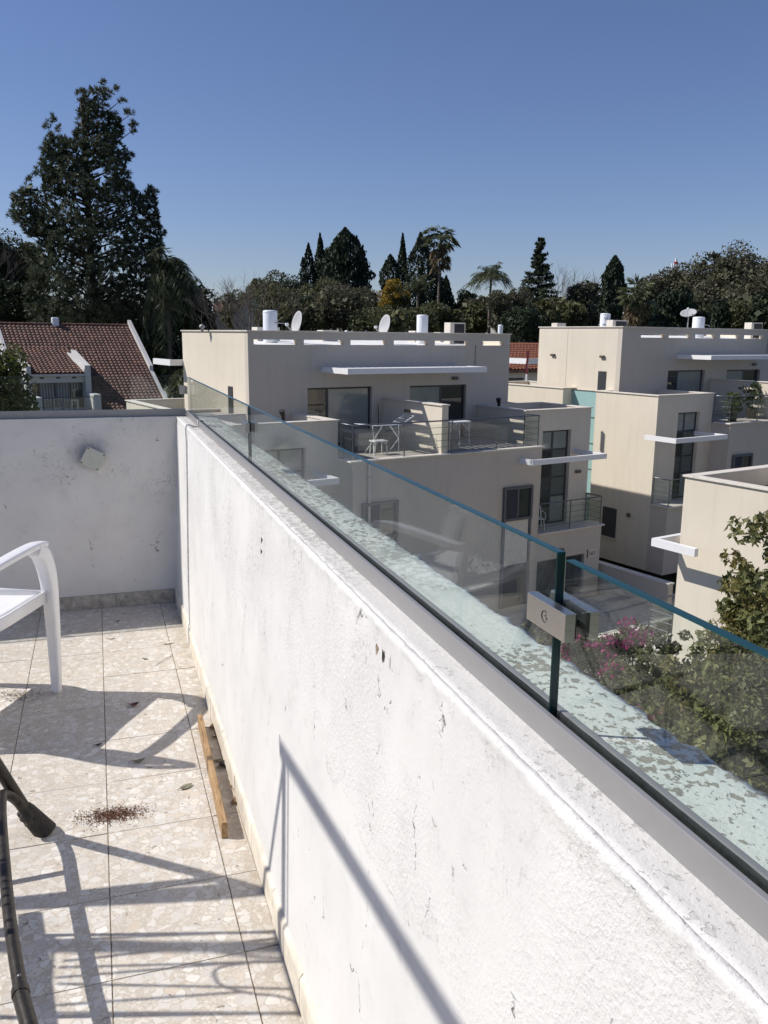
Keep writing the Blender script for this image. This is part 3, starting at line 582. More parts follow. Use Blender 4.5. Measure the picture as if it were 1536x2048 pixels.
def build_villa_front(v, aU0, tl, tr, canL, canR, twinL, twinR, tower_b=22.5, bb=31.2):
    v.upper(aU0, 21.9, (13.18, 15.7, -1.72), (17.29, 19.84, -1.74), bb=bb)
    terrace(v, 12.8, 20.4, 21.6)
    # big sliding doors
    v.window(13.18, 15.7, -3.69, -1.72, 25.2, .18, mull=(13.99,), name='door', panes=M_PANE, alt={(1, 0): M_CURT})
    v.window(17.29, 19.84, -3.69, -1.74, 25.2, .18, mull=(18.76,), bars=(), name='door', panes=M_CURT, alt={(1, 0): M_PANE})
    gap = .125; n = 18; w_ = (5.66 - .2 - gap * (n + 1)) / n
    v.pergola(13.7, 19.36, 23.45, 25.198, -1.21, -1.03, [(13.8 + gap + (w_ + gap) * i, 13.8 + gap + (w_ + gap) * i + w_) for i in range(n)])
    # towers either side, a tall stair window in each
    v.tower(*tl, tower_b, 25.75, twinL); v.tower(*tr, tower_b, 25.196, twinR)
    for tw in (twinL, twinR):
        if tw: v.window(tw[0], tw[1], tw[2], tw[3], tower_b, .2, mull=((tw[0] * .55 + tw[1] * .45),), bars=(-4.02, -5.05, -5.75), panes=M_PANE, fr=M_FRAME, alt={(0, 3): M_CURT, (1, 3): M_CURT, (1, 2): M_CURT, (1, 1): M_CURT, (1, 0): M_CURT, (0, 2): M_CURT})
    v.canopy(*canL); v.canopy(*canR)
    # stair glass strip and rear block on the left flank
    a0 = tl[0]
    v.B('stair_core', M_VILLA_SHADE, a0 + .62, 12.0, 25.75, 27.7, -9.6, -2.62)
    sg = part('stair_glazing', v.root)
    for k in range(6): v.box(MB(), a0 + .55, a0 + .60, 25.752, 27.698, -9.4 + 1.13 * k + .03, -9.4 + 1.13 * (k + 1)).build('pane', M_TEAL, sg, UV)
    for k in range(7): v.box(MB(), a0 + .535, a0 + .62, 25.752, 27.698, -9.4 + 1.13 * k - .012, -9.4 + 1.13 * k + .028).build('transom', M_FRAME2, sg, UV)
    v.tower(a0, 12.2, 27.7, 33.0, None)
    # and on the right flank
    a1 = tr[1]
    sg = part('stair_glazing', v.root)
    for k in range(6): v.box(MB(), a1 - .60, a1 - .55, 25.202, 27.698, -9.4 + 1.13 * k + .03, -9.4 + 1.13 * (k + 1)).build('pane', M_TEAL, sg, UV)
    for k in range(7): v.box(MB(), a1 - .62, a1 - .535, 25.202, 27.698, -9.4 + 1.13 * k - .012, -9.4 + 1.13 * k + .028).build('transom', M_FRAME2, sg, UV)
    v.B('stair_core', M_VILLA_SHADE, 21.5, a1 - .62, 25.2, 27.7, -9.6, -2.62); v.tower(21.4, a1, 27.7, 31.4, None)
    # tower balconies on a solid lower storey
    for (x0, x1), side in ((tl, 'l'), (tr, 'r')):
        o0, o1 = (x0, 12.798) if side == 'l' else (20.402, x1)
        v.facade('wall', M_VILLA_SHADE, o0, o1, -9.6, -6.87, 21.66, .2, [(20.5, 22.86, -9.4, -7.85)] if side == 'r' else [])
        v.B('wall', M_VILLA_SHADE, o0, o1, 21.86, tower_b - .002, -9.6, -6.87); v.B('balcony_slab', M_CAP, o0 - .06 if side == 'l' else o0, o1 + .09 if side == 'r' else o1, 21.56, tower_b - .003, -6.87, -6.81, bevel=.006)
        v.railing([(x0 + .05, tower_b - .05), (x0 + .05, 21.68), (12.75, 21.68)] if side == 'l' else [(20.45, 21.68), (x1 - .05, 21.68), (x1 - .05, tower_b - .05)], -6.81)
    v.window(20.5, 22.86, -9.4, -7.85, 21.66, .16, mull=(22.0,), name='door', panes=M_PANE, fr=M_FRAME2)
    v.railing([(12.86, 22.45), (12.86, 21.72), (20.32, 21.72), (20.32, 22.45)], -3.68)
    # windows of the middle volume, boxed shutters over pale panels over dark doors
    for x in (18.72, 13.1):
        v.louvre_window(x, x + 1.3, -6.18, -5.0, 21.6)
        p = part('panel', v.root); v.box(MB(), x + .13, x + 1.19, 21.575, 21.598, -7.76, -6.2).build('board', M_CAP, p, UV)
        v.box(MB(), x, x + .11, 21.54, 21.598, -9.3, -6.19).build('jamb', M_FRAME2, p, UV); v.box(MB(), x + 1.2, x + 1.3, 21.54, 21.598, -9.3, -6.19).build('jamb', M_FRAME2, p, UV)
        v.box(MB(), x + .13, x + 1.19, 21.572, 21.596, -9.3, -7.78).build('door_leaf', M_BLACK, p, UV)
    for q in ((19.27, 25.2, -1.5), (16.08, 23.6, -2.45), (23.1, tower_b, -4.9), (21.6, 21.66, -7.55)): v.lamp(*q)
    v.B('vent_box', M_GREY, 20.21, 20.24, 25.17, 25.198, -1.05, -.3)

v1 = Villa('large cream villa in the middle with a drying rack on its roof terrace', 0, 0, 0)
build_villa_front(v1, 11.08, (9.4, 12.798), (20.402, 23.66), (8.75, 12.0, 21.0, 22.5), (19.4, 22.95, 20.95, 22.5), (10.2, 11.7, -6.8, -3.3), (21.27, 22.68, -6.8, -3.3))
v1.B('window', M_FRAME, 11.06, 11.082, 26.5, 26.88, -3.3, -1.7)
v1.canopy(10.58, 13.5, 33.2 - 2.0, 33.2, -1.17, -.95, right=False)
# house number beside the entrance
nb = part('house_number', v1.root); v1.box(MB(), 23.02, 23.46, 21.645, 21.659, -8.03, -7.74).build('plate', M_CAP, nb, UV); v1.box(MB(), 23.00, 23.035, 21.63, 21.659, -8.05, -7.72).build('bracket', M_LAMP, nb, UV)
cu = bpy.data.curves.new('digits', 'FONT'); cu.body = '563'; cu.size = .22; cu.extrude = .003; to = bpy.data.objects.new('digits', cu); COL.objects.link(to)
bpy.context.view_layer.update(); me = bpy.data.meshes.new_from_object(to.evaluated_get(bpy.context.evaluated_depsgraph_get())); bpy.data.objects.remove(to)
me.transform(UV @ Matrix.Translation((23.09, 21.640, -7.96)) @ Matrix.Rotation(math.pi / 2, 4, 'X')); me.materials.append(M_INK); link('digits', me, nb)

v2 = Villa('large cream villa behind, a white canopy band wrapping its sunlit corner', 17.6, -.29, .36)
build_villa_front(v2, 10.15, (9.4, 12.798), (20.402, 23.66), (8.75, 11.85, 21.0, 22.5), (21.2, 24.25, 21.0, 22.5), (10.66, 12.0, -6.8, -3.25), (21.27, 22.68, -6.8, -3.3), bb=30.2)
for q in ((26.2, .06), (29.2, .05)): v2.B('wall_lamp', M_LAMP, 10.04, 10.148, q[0] - .13, q[0] + .13, -1.18, -1.08, bevel=.02)
v2.B('window', M_FRAME, 10.13, 10.152, 25.95, 26.4, -3.3, -1.75)
v2.B('window', M_FRAME, 9.37, 9.402, 24.2, 24.95, -8.6, -7.35); v2.B('wall_lamp', M_LAMP, 9.29, 9.398, 23.45, 23.62, -7.55, -7.4, bevel=.02)
v2.B('window_sill', M_CAP, 9.33, 9.398, 24.1, 25.05, -8.66, -8.605)
dp = MB().tube([(13.35, 21.55, -3.8), (13.35, 21.55, -9.3)], .045, 8); dp.build('downpipe', M_CAP, v1.root, UV)
for z_ in (-4.2, -6.0, -8.0): v1.B('pipe_bracket', M_GREY, 13.29, 13.41, 21.51, 21.598, z_, z_ + .05)
v2.B('cable', M_CAP, 10.142, 10.149, 28.35, 28.37, -2.5, .06)
# far side of the nearest villa on the right: same house seen from behind
v3 = Villa('nearest cream villa at the right edge, behind a leafy tree', 6.54, 34.5, -.48, sb=-1)
v3.upper(11.08, 21.9, (13.18, 15.7, -1.72), (17.29, 19.84, -1.74)); v3.tower(9.4, 13.6, 22.3, 27.7, None, roofdrop=.42); v3.tower(9.402, 13.6, 27.702, 33.0, None)
v3.B('skylight', M_WHITE, 11.6, 13.0, 23.0, 24.0, -2.95, -2.62, bevel=.02)
v3.canopy(8.75, 12.2, 22.03, 23.2, -4.14, -3.96)
v3.B('wall', M_VILLA, 9.4, 13.6, 21.5, 22.298, -9.6, -6.80); v3.B('balcony_slab', M_CAP, 9.3, 13.6, 21.42, 22.297, -6.80, -6.74, bevel=.006)
v3.B('wall', M_VILLA, 13.62, 20.3, 21.9, 25.19, -9.6, -3.7)
v3.railing([(9.46, 22.25), (9.46, 21.56), (13.5, 21.56)], -6.74)

# ------------------------------------------------------------------ things on the villas' roofs and terraces
def uvp(a, b, z): return UV @ Vector((a, b, z))
def tank(a, b, z, d, h, label, wire=None, printed=False):
    t = thing('water_tank', label, 'water tank', uvp(a, b, z), TB, 'white water tanks on the flat roofs'); r = d / 2
    MB().lathe((a, b, z), [(.001, 0), (r * .98, 0), (r, .02), (r, h - .03), (r * .96, h - .004), (r * .5, h + .012), (.001, h + .016)], 28).build('drum', M_TANK, t, UV)
    MB().lathe((a, b, z), [(r + .001, h - .06), (r + .008, h - .055), (r + .008, h - .045), (r + .001, h - .04)], 28).build('rim', M_TANK, t, UV)
    if wire == 'r': MB().tube([(a + r * .2, b - r - .02, z + h * .62), (a + r + .28, b - r * .7, z + h * .60), (a + r + .30, b - r * .7, z + h * .52)], .018, 6).build('pipe', M_DISH, t, UV)
    if printed:                                  # blue letters, a blue rule and a red and black arrow
        def cyl(ang, zz): return (a + (r + .004) * math.cos(ang), b + (r + .004) * math.sin(ang), z + zz)
        L = MB(); A0 = math.radians(213); w_ = .10 / r
        L.tube([cyl(A0 + w_ * 1.15 + .9 * w_ * math.cos(q) * .55, h * .74 + .075 * math.sin(q)) for q in np.linspace(0, 6.3, 16)], .012, 5)
        L.tube([cyl(A0 + w_ * 2.2, h * .84), cyl(A0 + w_ * 2.95, h * .74), cyl(A0 + w_ * 2.2, h * .645)], .013, 5)
        L.tube([cyl(A0 - w_ * .1, h * .82), cyl(A0 + w_ * .15, h * .80), cyl(A0 + w_ * .15, h * .76)], .012, 5); L.build('lettering', M_BLUE, t, UV)
        MB().tube([cyl(A0 - w_ * .6 + w_ * 3.6 * k / 10, h * .48) for k in range(11)], .018, 5).build('printed_rule', M_BLUE, t, UV)
        B0 = A0 + w_ * 5.6; MB().tube([cyl(B0 - .06, h * .80), cyl(B0 + .16, h * .84), cyl(B0 + .28, h * .74)], .026, 5).build('logo', M_RED, t, UV); MB().tube([cyl(B0 + .12, h * .78), cyl(B0 + .16, h * .64)], .024, 5).build('logo', M_BLACK, t, UV)
    return t
def dish(a, b, z, dia, face, label, tilt=25, pole=.35):
    """offset dish: bowl, bracket pole, feed arm and feed head. face: degrees in the villa frame"""
    t = thing('satellite_dish', label, 'satellite dish', uvp(a, b, z), TB, 'satellite dishes on the flat roofs')
    c = Vector((a, b, z + pole + dia * .42)); f = Vector((math.cos(math.radians(face)) * math.cos(math.radians(tilt)), math.sin(math.radians(face)) * math.cos(math.radians(tilt)), math.sin(math.radians(tilt))))
    R = f.to_track_quat('Z', 'Y').to_matrix(); V = []; n = 28; rings = [0.02, .3, .6, .85, 1]
    for off in (0, -.018):
        for q in rings:
            for j in range(n): V.append(c + R @ Vector((q * dia * .46 * math.cos(2 * math.pi * j / n), q * dia * .5 * math.sin(2 * math.pi * j / n), q * q * dia * .10 + off)))
    F = [];  k = len(rings)
    for s_ in range(2):
        for i in range(k - 1):
            for j in range(n):
                q = (s_ * k * n + i * n + j, s_ * k * n + i * n + (j + 1) % n, s_ * k * n + (i + 1) * n + (j + 1) % n, s_ * k * n + (i + 1) * n + j); F.append(q if s_ == 0 else q[::-1])
    F += [((k - 1) * n + j, (k - 1) * n + (j + 1) % n, (2 * k - 1) * n + (j + 1) % n, (2 * k - 1) * n + j) for j in range(n)]
    m_ = MB(); m_.add(V, F, True); m_.build('bowl', M_DISH, t, UV)
    low = c + R @ Vector((0, -dia * .48, .04)); 
    if (R @ Vector((0, -1, 0))).z > 0: low = c + R @ Vector((0, dia * .48, .04))
    head = c + f * dia * .62 + Vector((0, 0, -dia * .22))
    MB().tube([low, head], .02, 6).build('feed_arm', M_DISH, t, UV); MB().tube([head, head + (c - head).normalized() * .10], .045, 8).build('feed_head', M_TANK, t, UV)
    MB().tube([(a, b, z), (a, b, z + pole), c - f * .05], .03, 8).build('pole', M_GREY, t, UV)
    return t
def ac(a, b, z, w, d, h, label, dark=True):
    t = thing('air_conditioner', label, 'air conditioner', uvp(a, b, z), TB, 'air conditioners on the flat roofs')
    MB().box(a, a + w, b, b + d, z, z + h).build('casing', M_CAP, t, UV, bevel=.012)
    MB().box(a + .20, a + w - .05, b - .012, b - .001, z + .05, z + h - .05).build('grille', M_BLACK if dark else M_GREY, t, UV)
    for k in range(8): MB().box(a + .20, a + w - .05, b - .022, b - .0125, z + .08 + (h - .16) * k / 8, z + .095 + (h - .16) * k / 8).build('grille_bar', M_BLACK if dark else M_DISH, t, UV)
    return t
def ball_vent(a, b, z, r, label, mat):
    t = thing('roof_vent', label, 'roof vent', uvp(a, b, z), TB, 'small round vents on the flat roofs')
    MB().lathe((a, b, z), [(r * .5, 0), (r * .5, r * .8), (r * .9, r), (r, r * 1.5), (r * .75, r * 2.0), (.001, r * 2.2)], 16).build('cowl', mat, t, UV); MB().tube([(a, b, z - .05), (a, b, z + r * .8)], r * .45, 10).build('pipe', M_GREY, t, UV)
def at_b(x, y, b):
    d = ray(x, y); u_ = np.array([math.cos(TB), math.sin(TB), 0]); v_ = np.array([-math.sin(TB), math.cos(TB), 0]); d = d * b / (d @ v_); return d @ u_, b, d[2]
def roofz(b): return -.33 + (b - 25.45) / 5.5 * .145
a_, _, z_ = at_b(540, 621, 27.6); tank(a_, 27.6, roofz(27.6), .50, z_ - roofz(27.6), 'white water tank left of the near satellite dish on the middle villa', 'r')
a_, _, z_ = at_b(845, 630, 27.4); tank(a_, 27.4, roofz(27.4), .44, z_ - roofz(27.4), 'white water tank right of both dishes on the middle villa')
a_, _, z_ = at_b(1001, 650, 27.6); tank(a_, 27.6, roofz(27.6), .20, z_ - roofz(27.6), 'smallest white tank, by the right end of the middle villa roof')
a_, _, z_ = at_b(597, 660, 26.6); dish(a_, 26.6, roofz(26.6), .80, 178, 'grey satellite dish right beside the tank at the left end of the middle villa roof', 14, .36)
a_, _, z_ = at_b(772, 660, 26.7); dish(a_, 26.7, roofz(26.7), .80, 178, 'grey satellite dish alone at the middle of the villa roof', 14, .32)
a_, _, z_ = at_b(901, 645, 27.0); ac(a_, 27.0, roofz(27.0), .74, .4, z_ - roofz(27.0), 'pale air conditioner with a dark grille on the middle villa roof')
for x, y, r_, lb, m_ in ((693, 663, .075, 'small white round vent between the two satellite dishes', M_TANK), (733, 662, .06, 'small dark vent just left of the lone satellite dish', M_BLACK), (404, 652, .10, 'dark round vent above the sunlit end wall of the middle villa', M_GREY)):
    b_ = 26.2 if x > 600 else 28.5; a_, _, z_ = at_b(x, y, b_); ball_vent(a_, b_, max(roofz(b_), z_ - r_ * 1.6), r_, lb, m_)
for x0, x1, b_, h_, lb in ((515, 560, 29.0, .5, 'low white equipment box behind the roof slots, furthest left'), (646, 676, 29.3, .42, 'low white equipment box behind the second roof slot'), (830, 850, 29.0, .45, 'low white equipment box behind the fourth roof slot'), (880, 905, 29.2, .4, 'low white equipment box behind the fifth roof slot')):
    a0_, a1_ = at_b(x0, 685, b_)[0], at_b(x1, 685, b_)[0]; o = MB().box(a0_, a1_, b_, b_ + .5, roofz(b_), roofz(b_) + h_).build('equipment_box', M_CAP, None, UV, bevel=.02); tag(o, lb, 'equipment box', 'equipment boxes on the roof'); recentre(o)
# right-hand villa
ZV = .36
def rz2(b): return roofz(b + .29) + ZV
a_, _, z_ = at_b(1211, 627, 29.5); tank(a_, 29.5, rz2(29.5), .48, z_ - rz2(29.5), 'white water tank with blue lettering and a red logo on the right-hand villa', printed=True)
a_, _, z_ = at_b(1398, 634, 26.9); tank(a_, 26.9, rz2(26.9), .56, z_ - rz2(26.9), 'white water tank with a side pipe below the tilted dish on the right-hand villa', 'r')
a_, _, z_ = at_b(1375, 655, 28.2); dish(a_, 28.2, rz2(28.2), .85, 205, 'pale satellite dish tipped flat towards the sky on the right-hand villa', 62, .75)
a_, _, z_ = at_b(1226, 640, 28.2); ac(a_, 28.2, rz2(28.2), .98, .4, z_ - rz2(28.2), 'air conditioner with a big black grille beside the lettered tank')
a_, _, z_ = at_b(1504, 645, 26.0); ac(a_, 26.0, rz2(26.0), .9, .4, z_ - rz2(26.0), 'air conditioner at the right edge of the right-hand villa roof')
a_, _, z_ = at_b(1115, 646, 29.6); o = MB().box(a_, a_ + .55, 29.6, 30.0, rz2(29.6), z_).build('equipment_box', M_CAP, None, UV, bevel=.02); tag(o, 'small white equipment box at the left end of the right-hand villa roof', 'equipment box', 'equipment boxes on the roof'); recentre(o)

# drying rack, folding table and things on the middle terrace
TZ = -3.692
t = thing('clothes_drying_rack', 'white folding clothes drying rack with wings raised, on the middle villa terrace', 'drying rack', uvp(14.6, 22.5, TZ), TB)
A, Bq = 13.95, 22.45
def rk(x, y, z): return (A + x, Bq + y, TZ + z)
for x in (0, .95):
    for y0, y1 in ((-.02, .55), (.55, -.02)): MB().tube([rk(x + .1, y0, 0), rk(x + .28, (y0 + y1) / 2, .45), rk(x + .4 * (1 if x == 0 else .2), y1, .9)], .012, 6).build('leg', M_WHITE, t, UV)
for k in range(7): MB().tube([rk(.25, .02 + .085 * k, .92), rk(1.12, .02 + .085 * k, .92)], .008, 5).build('rod', M_WHITE, t, UV)
MB().tube([rk(.25, .0, .92), rk(.25, .55, .92)], .011, 6).build('frame_bar', M_WHITE, t, UV); MB().tube([rk(1.12, .0, .92), rk(1.12, .55, .92)], .011, 6).build('frame_bar', M_WHITE, t, UV)
for sgn, x in ((-1, .25), (1, 1.12)):
    w = part('wing', t); zz = .97 if sgn < 0 else 1.18
    for k in range(5): MB().tube([rk(x + sgn * (.1 + .1 * k), .0, .92 + (zz - .92) * (k + 1) / 5), rk(x + sgn * (.1 + .1 * k), .55, .92 + (zz - .92) * (k + 1) / 5)], .008, 5).build('rod', M_WHITE, w, UV)
    for y in (0, .55): MB().tube([rk(x, y, .92), rk(x + sgn * .52, y, zz)], .011, 6).build('frame_bar', M_WHITE, w, UV)
def side_table(a, b, w, d, h, label, z=TZ):
    t = thing('folding_table', label, 'table', uvp(a, b, z), TB)
    MB().box(a - w / 2, a + w / 2, b - d / 2, b + d / 2, z + h - .045, z + h).build('table_top', M_WHITE, t, UV, bevel=.01)
    for sx in (-1, 1):
        for sy in (-1, 1): MB().tube([(a + sx * (w / 2 - .02), b + sy * (d / 2 - .03), z), (a + sx * (w / 2 - .05), b + sy * (d / 2 - .05), z + h - .045)], .017, 6).build('leg', M_WHITE, t, UV)
    for sx in (-1, 1): MB().tube([(a + sx * (w / 2 - .04), b - d / 2 + .05, z + h * .66), (a + sx * .1, b - d / 2 + .05, z + h - .05)], .011, 6).build('brace', M_WHITE, t, UV)
side_table(17.25, 22.45, .88, .6, .95, 'white folding table standing right of the partition on the middle villa terrace')
side_table(14.35, 22.62, .5, .36, .45, 'low white stool under the drying rack')
o = MB().box(14.0, 14.75, 23.3, 24.3, TZ, TZ + .62).build('storage_bench', M_GREY, None, UV, bevel=.03); tag(o, 'grey storage bench in the shade by the left terrace door', 'bench'); recentre(o)
o = MB().box(18.35, 18.8, 24.2, 24.6, TZ, TZ + .75).build('bin', M_GREY, None, UV, bevel=.04); tag(o, 'dark bin in the shade behind the folding table', 'bin'); recentre(o)
t = thing('broom', 'dark broom leaning by the left terrace door', 'broom', uvp(15.85, 25.0, TZ), TB); MB().tube([(15.85, 24.95, TZ + .1), (15.9, 25.12, TZ + 1.35)], .013, 6).build('handle', M_BLACK, t, UV); MB().box(15.72, 15.98, 24.92, 24.98, TZ, TZ + .12).build('head', M_BLACK, t, UV)
t = thing('awning_cloth', 'folded grey cloth hanging under the pergola above the right terrace door', 'cloth', uvp(18.2, 24.2, -1.3), TB)
MB().hexa([(17.95, 23.9, -1.26), (18.5, 24.5, -1.50), (18.56, 24.55, -1.47), (18.1, 24.0, -1.23), (17.95, 23.9, -1.22), (18.5, 24.5, -1.40), (18.56, 24.55, -1.38), (18.1, 24.0, -1.215)]).build('fold', M_DISH, t, UV)
for a_, b_, z_, lb in ((11.5, 23.6, -3.07, 'dark bird-like vent on the left tower roof of the middle villa'), (20.95, 24.6, -3.07, 'dark vent cowl on the right tower roof of the middle villa')):
    t = thing('roof_vent', lb, 'roof vent', uvp(a_, b_, z_), TB); MB().tube([(a_, b_, z_), (a_, b_, z_ + .62), (a_ - .08, b_ - .05, z_ + .8)], [.05, .06, .1], 10).build('cowl', M_BLACK, t, UV)
# monobloc chair, small, on the lower balcony
def small_chair(a, b, z, rot, label):
    t = thing('plastic_chair', label, 'chair', uvp(a, b, z), TB + rot); R = Matrix.Translation((a, b, z)) @ Matrix.Rotation(rot, 4, 'Z')
    MB().box(-.22, .22, -.22, .22, .41, .44).build('seat', M_PLASTIC, t, UV @ R, bevel=.012)
    for sx in (-1, 1):
        for sy in (-1, 1): MB().tube([(sx * .24, sy * .24, 0), (sx * .20, sy * .20, .42)], .02, 6).build('leg', M_PLASTIC, t, UV @ R)
        MB().tube([(sx * .25, -.22, .42), (sx * .26, -.2, .62), (sx * .25, .18, .66), (sx * .2, .26, .62)], .018, 6).build('armrest', M_PLASTIC, t, UV @ R)
    bk = MB()
    for k in range(6): bk.tube([(-.18 + .072 * k, .20, .43), (-.17 + .068 * k, .27, .82)], .012, 5)
    bk.tube([(-.2, .2, .43), (-.19, .27, .78), (-.1, .285, .85), (.1, .285, .85), (.19, .27, .78), (.2, .2, .43)], .02, 6); bk.build('backrest', M_PLASTIC, t, UV @ R)
small_chair(20.85, 22.15, -6.81, -.5, 'small white plastic chair on the lower balcony of the middle villa')
t = thing('potted_shrub', 'leafy potted shrub on the terrace of the right-hand villa', 'plant', uvp(31.4, 21.9, -3.33), TB)
POT = t; MB().lathe((31.4, 21.95, -3.33), [(.001, 0), (.16, 0), (.22, .38), (.24, .4), (.20, .4), (.18, .3), (.001, .3)], 18).build('pot', M_LAMP, t, UV)
POT2 = thing('potted_shrub', 'taller potted shrub at the right end of the right-hand villa terrace', 'plant', uvp(33.2, 22.3, -3.33), TB)
MB().lathe((33.2, 22.3, -3.33), [(.001, 0), (.18, 0), (.25, .42), (.27, .44), (.22, .44), (.20, .34), (.001, .34)], 18).build('pot', M_LAMP, POT2, UV)
# ------------------------------------------------------------------ red-roofed house on the left
HO = thing('house', 'white house with a red tiled roof, on the left below the tall pine', 'house', uvp(15, 66, -9.3), TB)
def RZf(b): return .573 - .664 * (71.4 - b)
def hb(name, mat, a0, a1, b0, b1, z0, z1, par=HO, bev=0): return MB().box(a0, a1, b0, b1, z0, z1).build(name, mat, par, UV, bevel=bev, seg=1)
def tiles(name, a0, a1, bl, bh, zf, par, M=M_TILES, lift=.0):
    """courses of barrel tiles: every course steps over the one below, ribs run up the slope"""
    th = math.atan((zf(bh) - zf(bl)) / (bh - bl)); n = max(2, int((bh - bl) / (.34 * math.cos(th)))); na = int((a1 - a0) / .30); k = 7; V = []; F = []
    for i in range(n):
        for e in (0, 1):
            b = bl + (bh - bl) * (i + e) / n; z = zf(b) + lift + (.055 if e == 0 else .0)
            for j in range(na * k + 1):
                q = j / k; ph = q - int(q); V.append((a0 + (a1 - a0) * j / (na * k), b - (.02 if e == 0 else 0), z + .065 * abs(math.sin(math.pi * ph)) + random.uniform(-.004, .004)))
    m_ = na * k + 1
    for i in range(n):
        for j in range(m_ - 1): F.append((2 * i * m_ + j, 2 * i * m_ + j + 1, (2 * i + 1) * m_ + j + 1, (2 * i + 1) * m_ + j))
        if i: 
            for j in range(m_ - 1): F.append(((2 * i - 1) * m_ + j, 2 * i * m_ + j, 2 * i * m_ + j + 1, (2 * i - 1) * m_ + j + 1)[::-1])
    mb = MB(); mb.add(V, F, False); o = mb.build(name, M, par, UV); o['kind'] = 'stuff'; return o
roof = MB(); roof.hexa([(15.84, 59.6, RZf(59.6) - .25), (20.8, 59.6, RZf(59.6) - .25), (20.8, 71.4, RZf(71.4) - .25), (15.84, 71.4, RZf(71.4) - .25), (15.84, 59.6, RZf(59.6)), (20.8, 59.6, RZf(59.6)), (20.8, 71.4, RZf(71.4)), (15.84, 71.4, RZf(71.4))])
roof.hexa([(10.95, 67.6, RZf(67.6) - .25), (15.84, 67.6, RZf(67.6) - .25), (15.84, 71.4, RZf(71.4) - .25), (10.95, 71.4, RZf(71.4) - .25), (10.95, 67.6, RZf(67.6)), (15.84, 67.6, RZf(67.6)), (15.84, 71.4, RZf(71.4)), (10.95, 71.4, RZf(71.4))])
roofo = roof.build('roof', M_TILES, HO, UV)
back = MB(); back.hexa([(10.95, 71.4, RZf(71.4) - .25), (20.8, 71.4, RZf(71.4) - .25), (20.8, 77, -3.1), (10.95, 77, -3.1), (10.95, 71.4, RZf(71.4)), (20.8, 71.4, RZf(71.4)), (20.8, 77, -2.85), (10.95, 77, -2.85)]); back.build('roof', M_TILES, HO, UV)
tiles('roof_tiles', 10.95, 15.84, 67.6, 71.3, RZf, roofo); tiles('roof_tiles', 15.84, 20.78, 59.6, 71.3, RZf, roofo)
rg = MB()
for k in range(33): rg.tube([(10.95 + .3 * k, 71.4, .60), (11.27 + .3 * k, 71.4, .615)], [.11, .13], 8)
rg.build('ridge_tiles', M_TILES, roofo, UV)['kind'] = 'stuff'
def dz(b): return -2.86 + .382 * (b - 64.3)
d_ = MB(); d_.hexa([(11.75, 64.3, dz(64.3) - .2), (15.4, 64.3, dz(64.3) - .2), (15.4, 69.0, dz(69) - .3), (11.75, 69.0, dz(69) - .3), (11.75, 64.3, dz(64.3)), (15.4, 64.3, dz(64.3)), (15.4, 69.0, dz(69)), (11.75, 69.0, dz(69))])
do_ = d_.build('roof', M_TILES, HO, UV); tiles('roof_tiles', 11.78, 15.38, 64.25, 68.9, dz, do_)
M_HW = M_WALL2 = stucco('white_house_wall', (.62, .60, .57), .10)
def slopewall(a0, a1, pts, name='gable_wall'):
    # a wall standing in a vertical plane along the depth; pts: (b, z top), bottom runs to the ground
    V = []
    for a in (a0, a1): V += [(a, b, z) for b, z in pts] + [(a, pts[-1][0], -9.5), (a, pts[0][0], -9.5)]
    k = len(pts) + 2; F = [tuple(reversed(range(k))), tuple(range(k, 2 * k))] + [(i, (i + 1) % k, k + (i + 1) % k, k + i) for i in range(k)]
    MB().add(V, F).build(name, M_HW, HO, UV)
slopewall(11.42, 11.72, [(64.2, -2.35), (70.6, -1.05), (71.4, -.9)]); slopewall(15.42, 15.82, [(64.2, -2.33), (68.6, -1.27), (69.2, -1.22)])
MB().add([(14.75, 68.75, -1.24), (15.75, 68.75, -1.22), (15.78, 64.25, -2.325), (15.46, 64.25, -2.335), (15.30, 64.32, -2.93), (14.75, 68.75, -1.75), (15.75, 68.75, -1.9), (15.7, 64.32, -2.95)], [(0, 3, 2, 1), (0, 5, 4, 3), (3, 4, 7, 2), (1, 2, 7, 6), (0, 1, 6, 5), (5, 6, 7, 4)]).build('dormer_cheek', M_HW, HO, UV)
slopewall(10.7, 10.94, [(66, -2.9), (71.4, .75)]); 
for b0, b1, up_ in ((66.2, 71.5, .42), (61.8, 63.6, .35), (59.5, 66.2, .08)):
    MB().hexa([(20.8, b0, RZf(b0) - .6), (21.08, b0, RZf(b0) - .6), (21.08, b1, RZf(b1) - .6), (20.8, b1, RZf(b1) - .6), (20.8, b0, RZf(b0) + up_), (21.08 - .004 * up_, b0, RZf(b0) + up_), (21.08 - .004 * up_, b1, RZf(b1) + up_), (20.8, b1, RZf(b1) + up_)]).build('verge', M_HW, HO, UV)
slopewall(20.82, 21.06, [(59.6, RZf(59.6) - .7), (71.4, RZf(71.4) - .7), (77, -3.4)])
hb('wall', M_HW, 11.72, 15.42, 64.55, 64.8, -3.55, -3.02); hb('eave_board', M_HW, 11.74, 15.42, 64.28, 64.5, -3.08, -2.93)
for a_ in (12.35, 13.45, 14.55): hb('vent_opening', M_BLACK, a_, a_ + .28, 64.53, 64.549, -3.26, -3.15)
w = part('window', HO)
MB().box(11.74, 15.42, 65.4, 65.45, -5.4, -3.5).build('pane', M_PANE, w, UV)
for a0_, a1_ in ((12.45, 13.45), (13.55, 14.5)): MB().box(a0_, a1_, 65.33, 65.36, -5.38, -3.55).build('curtain', M_CURTAIN, w, UV)
MB().box(14.6, 15.3, 65.33, 65.36, -4.1, -3.55).build('curtain', M_CURTAIN, w, UV)
for a_ in (11.76, 12.36, 13.5, 14.55, 15.36): MB().box(a_ - .03, a_ + .03, 65.28, 65.33, -5.4, -3.5).build('frame', M_FRAME, w, UV)
